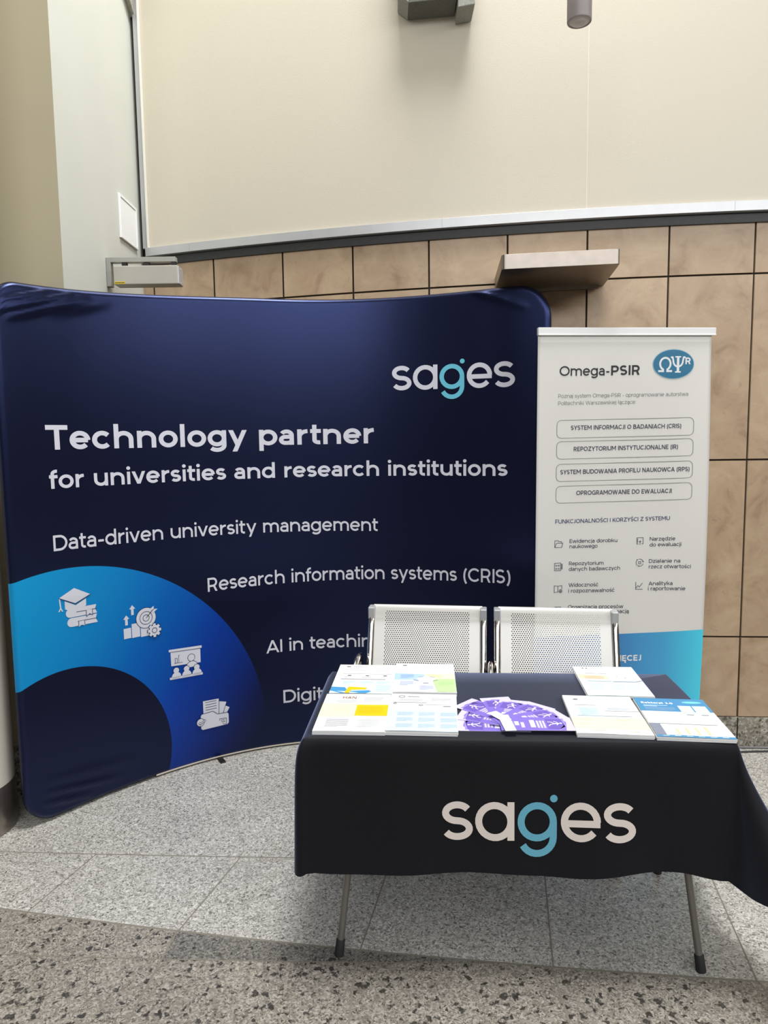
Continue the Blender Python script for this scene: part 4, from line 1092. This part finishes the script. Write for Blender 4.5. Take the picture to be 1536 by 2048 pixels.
def d_lap(p):
    R_(p, 0, .46, 1, 1, LB2); p.poly([(.0, .30), (.46, .34), (.54, .52), (.05, .52)], PE)
    p.poly([(.50, .44), (.58, .32), (.98, .38), (1.0, .50), (.88, .54), (.55, .54)], ink('white_grey_ink', (236, 236, 240)), 1); p.line([(.52, .545), (.88, .545), (1.0, .50)], .012, GD, 2)
    r = random.Random(2)
    for i in range(16): a, b_ = r.uniform(.6, .92), r.uniform(.38, .5); p.line([(a, b_), (a + .03, b_ - .01)], .008, GM, 2)
    p.disc(.16, .07, .018, GD, 1, .012); p.disc(.22, .07, .018, GD, 1, .012); R_(p, .28, .065, .42, .078, GL, 1)
    R_(p, .14, .26, .5, .268, GM, 1); R_(p, .12, .535, .5, .545, GM, 2)
    lines(p, .1, .36, .42, 6, .024, ink('tan_ink', (226, 184, 150)), 1, 1)
    for a in (.1, .42, .68): lines(p, a, .64, a + .22, 4, .05, BLT, 1, 2)
def d_bird(p):
    p.poly([(0, .33), (.45, .36), (.45, .58), (0, .58)], LB2); R_(p, 0, .60, 1, .88, YL)
    p.poly([(.12, .12), (.17, .10), (.16, .135)], GD, 1); p.disc(.18, .115, .028, GM, 1, .02)
    R_(p, .12, .27, .42, .278, GM, 1); R_(p, .52, .42, 1, .428, GM, 1); R_(p, .1, .56, .85, .568, GM, 1); lines(p, .16, .36, .42, 8, .025, BLT, 1, 1); lines(p, .56, .34, .9, 3, .022, BLT, 1, 2)
    lines(p, .08, .66, .3, 2, .1, OC, 1, 3); lines(p, .62, .66, .8, 2, .1, OC, 1, 4); R_(p, .2, .92, .4, .928, OC, 1); R_(p, .7, .93, .84, .938, OC, 1)
def d_rek(p):
    R_(p, 0, .0, 1, .36, TEALI); R_(p, 0, .955, 1, 1.0, TEALI)
    R_(p, .56, .20, .74, .40, LB2, 1); R_(p, .76, .20, .95, .40, LB2, 1); p.disc(.8, .10, .14, AQ, 1, .03)
    lines(p, .08, .20, .42, 2, .025, LB2, 1, 1, .01); lines(p, .08, .26, .5, 4, .022, BLT, 1, 2)
    R_(p, .6, .43, .70, .445, GM, 1); R_(p, .8, .43, .9, .445, GM, 1)
    R_(p, .0, .68, .14, .95, ink('slate_ink', (132, 138, 154)), 1); R_(p, .14, .68, .9, .69, GM, 1)
    for i in range(4): R_(p, .30 + .13 * i, .80 - .02 * i, .33 + .13 * i, .93, OC, 1)
    for i in range(6): R_(p, .08 + .15 * i, .972, .16 + .15 * i, .982, LB2, 2)
    # heading
    q = Print(lambda u, v, l: p.mp(u, .13 - (v - .13), l), p.lift, p.step); q.mats = p.mats; q.mb = p.mb
    q.text('Rektorat 3.0', .07, .10, .52, .10, .05, M['paper'], .16, 1)
stack(-.215, 1.940, -.066, .010, 'white leaflet stack with a bright amber rectangle, front left corner of the table', d_han)
stack(-.008, 1.930, -.084, .012, 'white and pale blue leaflet stack with thin ring logos, beside the purple fan', d_ring)
stack(-.190, 2.240, -.070, .011, 'leaflet stack with blue hands and yellow motif, back left corner of the table', d_hands)
stack(.020, 2.236, -.062, .013, 'leaflet stack with a star over blue, yellow and green fields at the back', d_star)
stack(.652, 2.197, -.094, .007, 'leaflet stack with peach block and laptop picture, back right of the table', d_lap)
stack(.534, 1.895, -.110, .012, 'white leaflet stack with small bird mark and yellow field, right of the fan', d_bird)
stack(.749, 1.869, -.125, .010, 'leaflet stack with blue heading block, front right corner of the table', d_rek)

# fan of purple cards
PU = ink('purple_ink', (132, 112, 204)); PD = ink('deep_purple_ink', (112, 92, 184)); PL_ = ink('pale_lilac_ink', (206, 200, 236)); PM = ink('lilac_ink', (158, 142, 218)); CW = ink('card_white_ink', (236, 234, 246))
def card_proto():
    o = thing('flyer_card', '', 'flyer', (0, 0, 0), 0, 'purple flyers spread in a fan')
    k = MB(); k.box(-.105, .105, -.048, .048, 0, .0006); b = obj('card', k, M['paper'], o, world=False)
    p = Print(lambda u, v, l: (u, v, .0006 + l), .00012, .00012)
    p.rect(-.105, -.048, .105, .048, PU); p.poly([(.105, -.048), (.105, .048), (.070, .048), (.088, .012), (.078, -.048)], PL_, 1)
    p.line([(.080, .040), (.080, -.012), (.060, -.046)], .006, PM, 2)
    p.poly([(.030, .038), (.076, .034), (.080, -.020), (.062, -.038), (.030, -.036)], PD, 2)
    # small running figure
    p.disc(.071, .004, .0042, CW, 3); p.line([(.066, .003), (.052, .000)], .006, CW, 3); p.line([(.064, .003), (.058, .014), (.052, .018)], .0028, CW, 3); p.line([(.064, .002), (.058, -.010)], .0028, CW, 3)
    p.line([(.052, .001), (.044, .012), (.034, .014)], .0034, CW, 3); p.line([(.052, .000), (.040, -.006), (.034, -.016)], .0034, CW, 3)
    for i in range(3): p.rect(.001 + .009 * i, -.030, .007 + .009 * i, .022, PL_, 2)
    p.rect(-.018, -.026, -.004, .026, CW, 2); p.rect(-.045, -.028, -.035, .010, PL_, 2); p.rect(-.062, -.012, -.050, .016, CW, 2)
    for i in range(2): p.rect(-.080 + .01 * i, -.024, -.074 + .01 * i, .02, PM, 2)
    p.build('purple_printing', b, world=False)
    return o
def dup(o, loc, rz, label):
    c = o.copy(); COL.objects.link(c); c.location = loc; c.rotation_euler = (0, 0, rz); c['label'] = label
    for ch in list(o.children):
        d = ch.copy(); COL.objects.link(d); d.parent = c
        for gch in list(ch.children):
            e = gch.copy(); COL.objects.link(e); e.parent = d
    return c
FAN = [((.312, 1.991), 176, 'purple flyer pointing left, nearest the ring-logo leaflets, lowest in the fan'),
       ((.320, 2.038), 158, 'purple flyer pointing left and a little back, second from the left of the fan'),
       ((.318, 2.088), 136, 'purple flyer pointing back left, third from the left of the fan'),
       ((.360, 2.092), 97, 'purple flyer pointing straight back at the middle of the fan'),
       ((.378, 2.066), 72, 'purple flyer pointing back, just right of the middle of the fan'),
       ((.412, 2.042), 46, 'purple flyer pointing back right, third from the right of the fan'),
       ((.428, 2.008), 22, 'purple flyer pointing right and a little back, second from the right of the fan'),
       ((.434, 1.966), -3, 'purple flyer pointing right, fully seen on top, nearest the bird-mark leaflets')]
proto = card_proto()
for i, (c, a, lb) in enumerate(FAN):
    z = LZ + .0003 + .0016 * i
    if i == 0:
        proto.location = (*c, z); proto.rotation_euler = (0, 0, math.radians(a)); proto['label'] = lb
    else: dup(proto, (*c, z), math.radians(a), lb)
for i, (c, a, L2, lb) in enumerate((((.336, 2.020), -62, .075, 'short white card lying on the purple fan, half under the long white card'), ((.349, 1.968), -88, .116, 'long white card lying on the purple fan at the table front'))):
    o = thing('white_card', lb, 'card', (*c, LZ + .0145 + .0012 * i), math.radians(a), 'white cards on the fan')
    k = MB(); k.box(-L2 / 2, L2 / 2, -.016, .016, 0, .0006); b = obj('card', k, M['paper'], o, world=False)
    p = Print(lambda u, v, l: (u, v, .0006 + l), .00012, .00012)
    p.rect(-L2 / 2 + .012, -.006, -L2 / 2 + .016, .006, GL); p.rect(-L2 / 2 + .02, -.003, -L2 / 2 + .022, .003, GM); p.build('grey_print', b, world=False)

# ================================================================== WAITING BENCH
BROT = math.atan2(-.145, .989)
BO = Vector((-.06, 2.866, 0)); bx_ = Vector((math.cos(BROT), math.sin(BROT), 0)); by_ = Vector((-bx_.y, bx_.x, 0))
def bp_(x, y, z): return tuple(BO + bx_ * x + by_ * y + Vector((0, 0, z)))
bench = thing('waiting_bench', 'two-seat waiting bench of perforated pale steel with chrome side rails behind the table', 'bench', bp_(.49, -.2, 0), BROT)
PROF = [(.022, .838), (.028, .850), (.018, .853), (.004, .838), (-.010, .815), (-.022, .795), (-.045, .735), (-.070, .670), (-.094, .605), (-.118, .540), (-.140, .485), (-.165, .452), (-.205, .434), (-.25, .430), (-.31, .434), (-.37, .442), (-.42, .446), (-.452, .439), (-.464, .424), (-.462, .410)]
def prof_dense():
    P = [Vector((a, b, 0)) for a, b in PROF]; out = []
    Q = [P[0]] + P + [P[-1]]
    for i in range(1, len(Q) - 2):
        a, b, c, d = Q[i - 1:i + 3]
        for kk in range(4):
            t = kk / 4; out.append(.5 * ((2 * b) + (c - a) * t + (2 * a - 5 * b + 4 * c - d) * t * t + (3 * b - a - 3 * c + d) * t ** 3))
    out.append(P[-1]); return out
PD_ = prof_dense(); PS = [0]
for a, b in zip(PD_[:-1], PD_[1:]): PS.append(PS[-1] + (b - a).length)
SPLIT = next(i for i, q in enumerate(PD_) if q.x < -.165)
for sx in (0.0, .513):
    SW = .47
    for nm, i0, i1 in (('backrest', 0, SPLIT + 1), ('seat', SPLIT, len(PD_))):
        k = MB(); nn = i1 - i0
        k.grid(lambda i, j: bp_(sx + .011 + (SW - .022) * i / 12, PD_[i0 + j].x, PD_[i0 + j].y), 13, nn, 0, True, uvfn=lambda i, j: (.011 + (SW - .022) * i / 12, PS[i0 + j]))
        obj(nm, k, M['perf'], bench)
    for x in (sx + .006, sx + SW - .006):
        k = MB(); k.tube([bp_(x, q.x - .004, q.y - .002) for q in PD_[15:]], .0125, 12, flat=(1.12, .8)); sr = obj('side_rail', k, M['chrome'], bench)
        k = MB(); q0, q1 = PD_[2], PD_[20]; k.box(x - .0135, x + .0135, PD_[18].x - .013, .026, .800, .851, 0, bp_); obj('rail_cap', k, M['alu'], sr, bevel=.004)
k = MB(); k.box(-.05, 1.03, -.29, -.23, .34, .40, 0, bp_); obj('beam', k, M['beam'], bench, bevel=.004)
for x in (.235, .75):
    for s in (-.12, .12):
        k = MB(); k.box(x + s - .02, x + s + .02, -.41, -.14, .396, .412, 0, bp_); obj('seat_bracket', k, M['beam'], bench)
for x in (.06, .92):
    k = MB(); k.tube([bp_(x, -.26, .34), bp_(x, -.24, .03)], .024, 14); k.box(x - .025, x + .025, -.42, -.02, .012, .034, 0, bp_); lg = obj('leg', k, M['beam'], bench)
    for y in (-.39, -.05):
        k = MB(); k.tube([bp_(x, y, 0), bp_(x, y, .013)], .018, 12); obj('glide', k, M['rubber'], lg)
for x, dz in ((-.030, .004), (.4915, -.012), (1.013, -.02)):
    k = MB(); k.tube([bp_(x, -.24, .40), bp_(x, -.25, .56), bp_(x, -.245, .625 + dz), bp_(x, -.225, .653 + dz), bp_(x, -.18, .665 + dz), bp_(x, -.14, .667 + dz), bp_(x, -.10, .657 + dz), bp_(x, -.085, .62 + dz)], .012, 12, flat=(1.75, .85)); obj('armrest', k, M['chrome'], bench)

# ================================================================== CABLES
k = MB(); k.tube([(x, wall_y(x) - .030 - .006 * math.sin(x * 6), .006) for x in [1.5 + .06 * i for i in range(22)]], .005, 8); tag(obj('cable', k, M['cable_grey']), 'grey cable lying along the foot of the tiled wall at the right', 'cable', 'cables along the wall')
k = MB(); k.tube([(x, wall_y(x) - .052 - .038 * max(0, min(1, (2.0 - x) / .4)) ** 1.5 * (1 if x < 2 else 1), .005) for x in [1.45 + .06 * i for i in range(23)]], .0045, 8); tag(obj('cable', k, M['cable']), 'dark cable crossing the floor just before the grey cable', 'cable', 'cables along the wall')
k = MB(); k.tube([(-1.62, 2.958, .006), (-1.55, 2.962, .006), (-1.48, 2.945, .006), (-1.40, 2.955, .006), (-1.34, 2.96, .006)], .006, 8); tag(obj('cable', k, M['black']), 'short black cable on the floor between the column and the backdrop', 'cable')
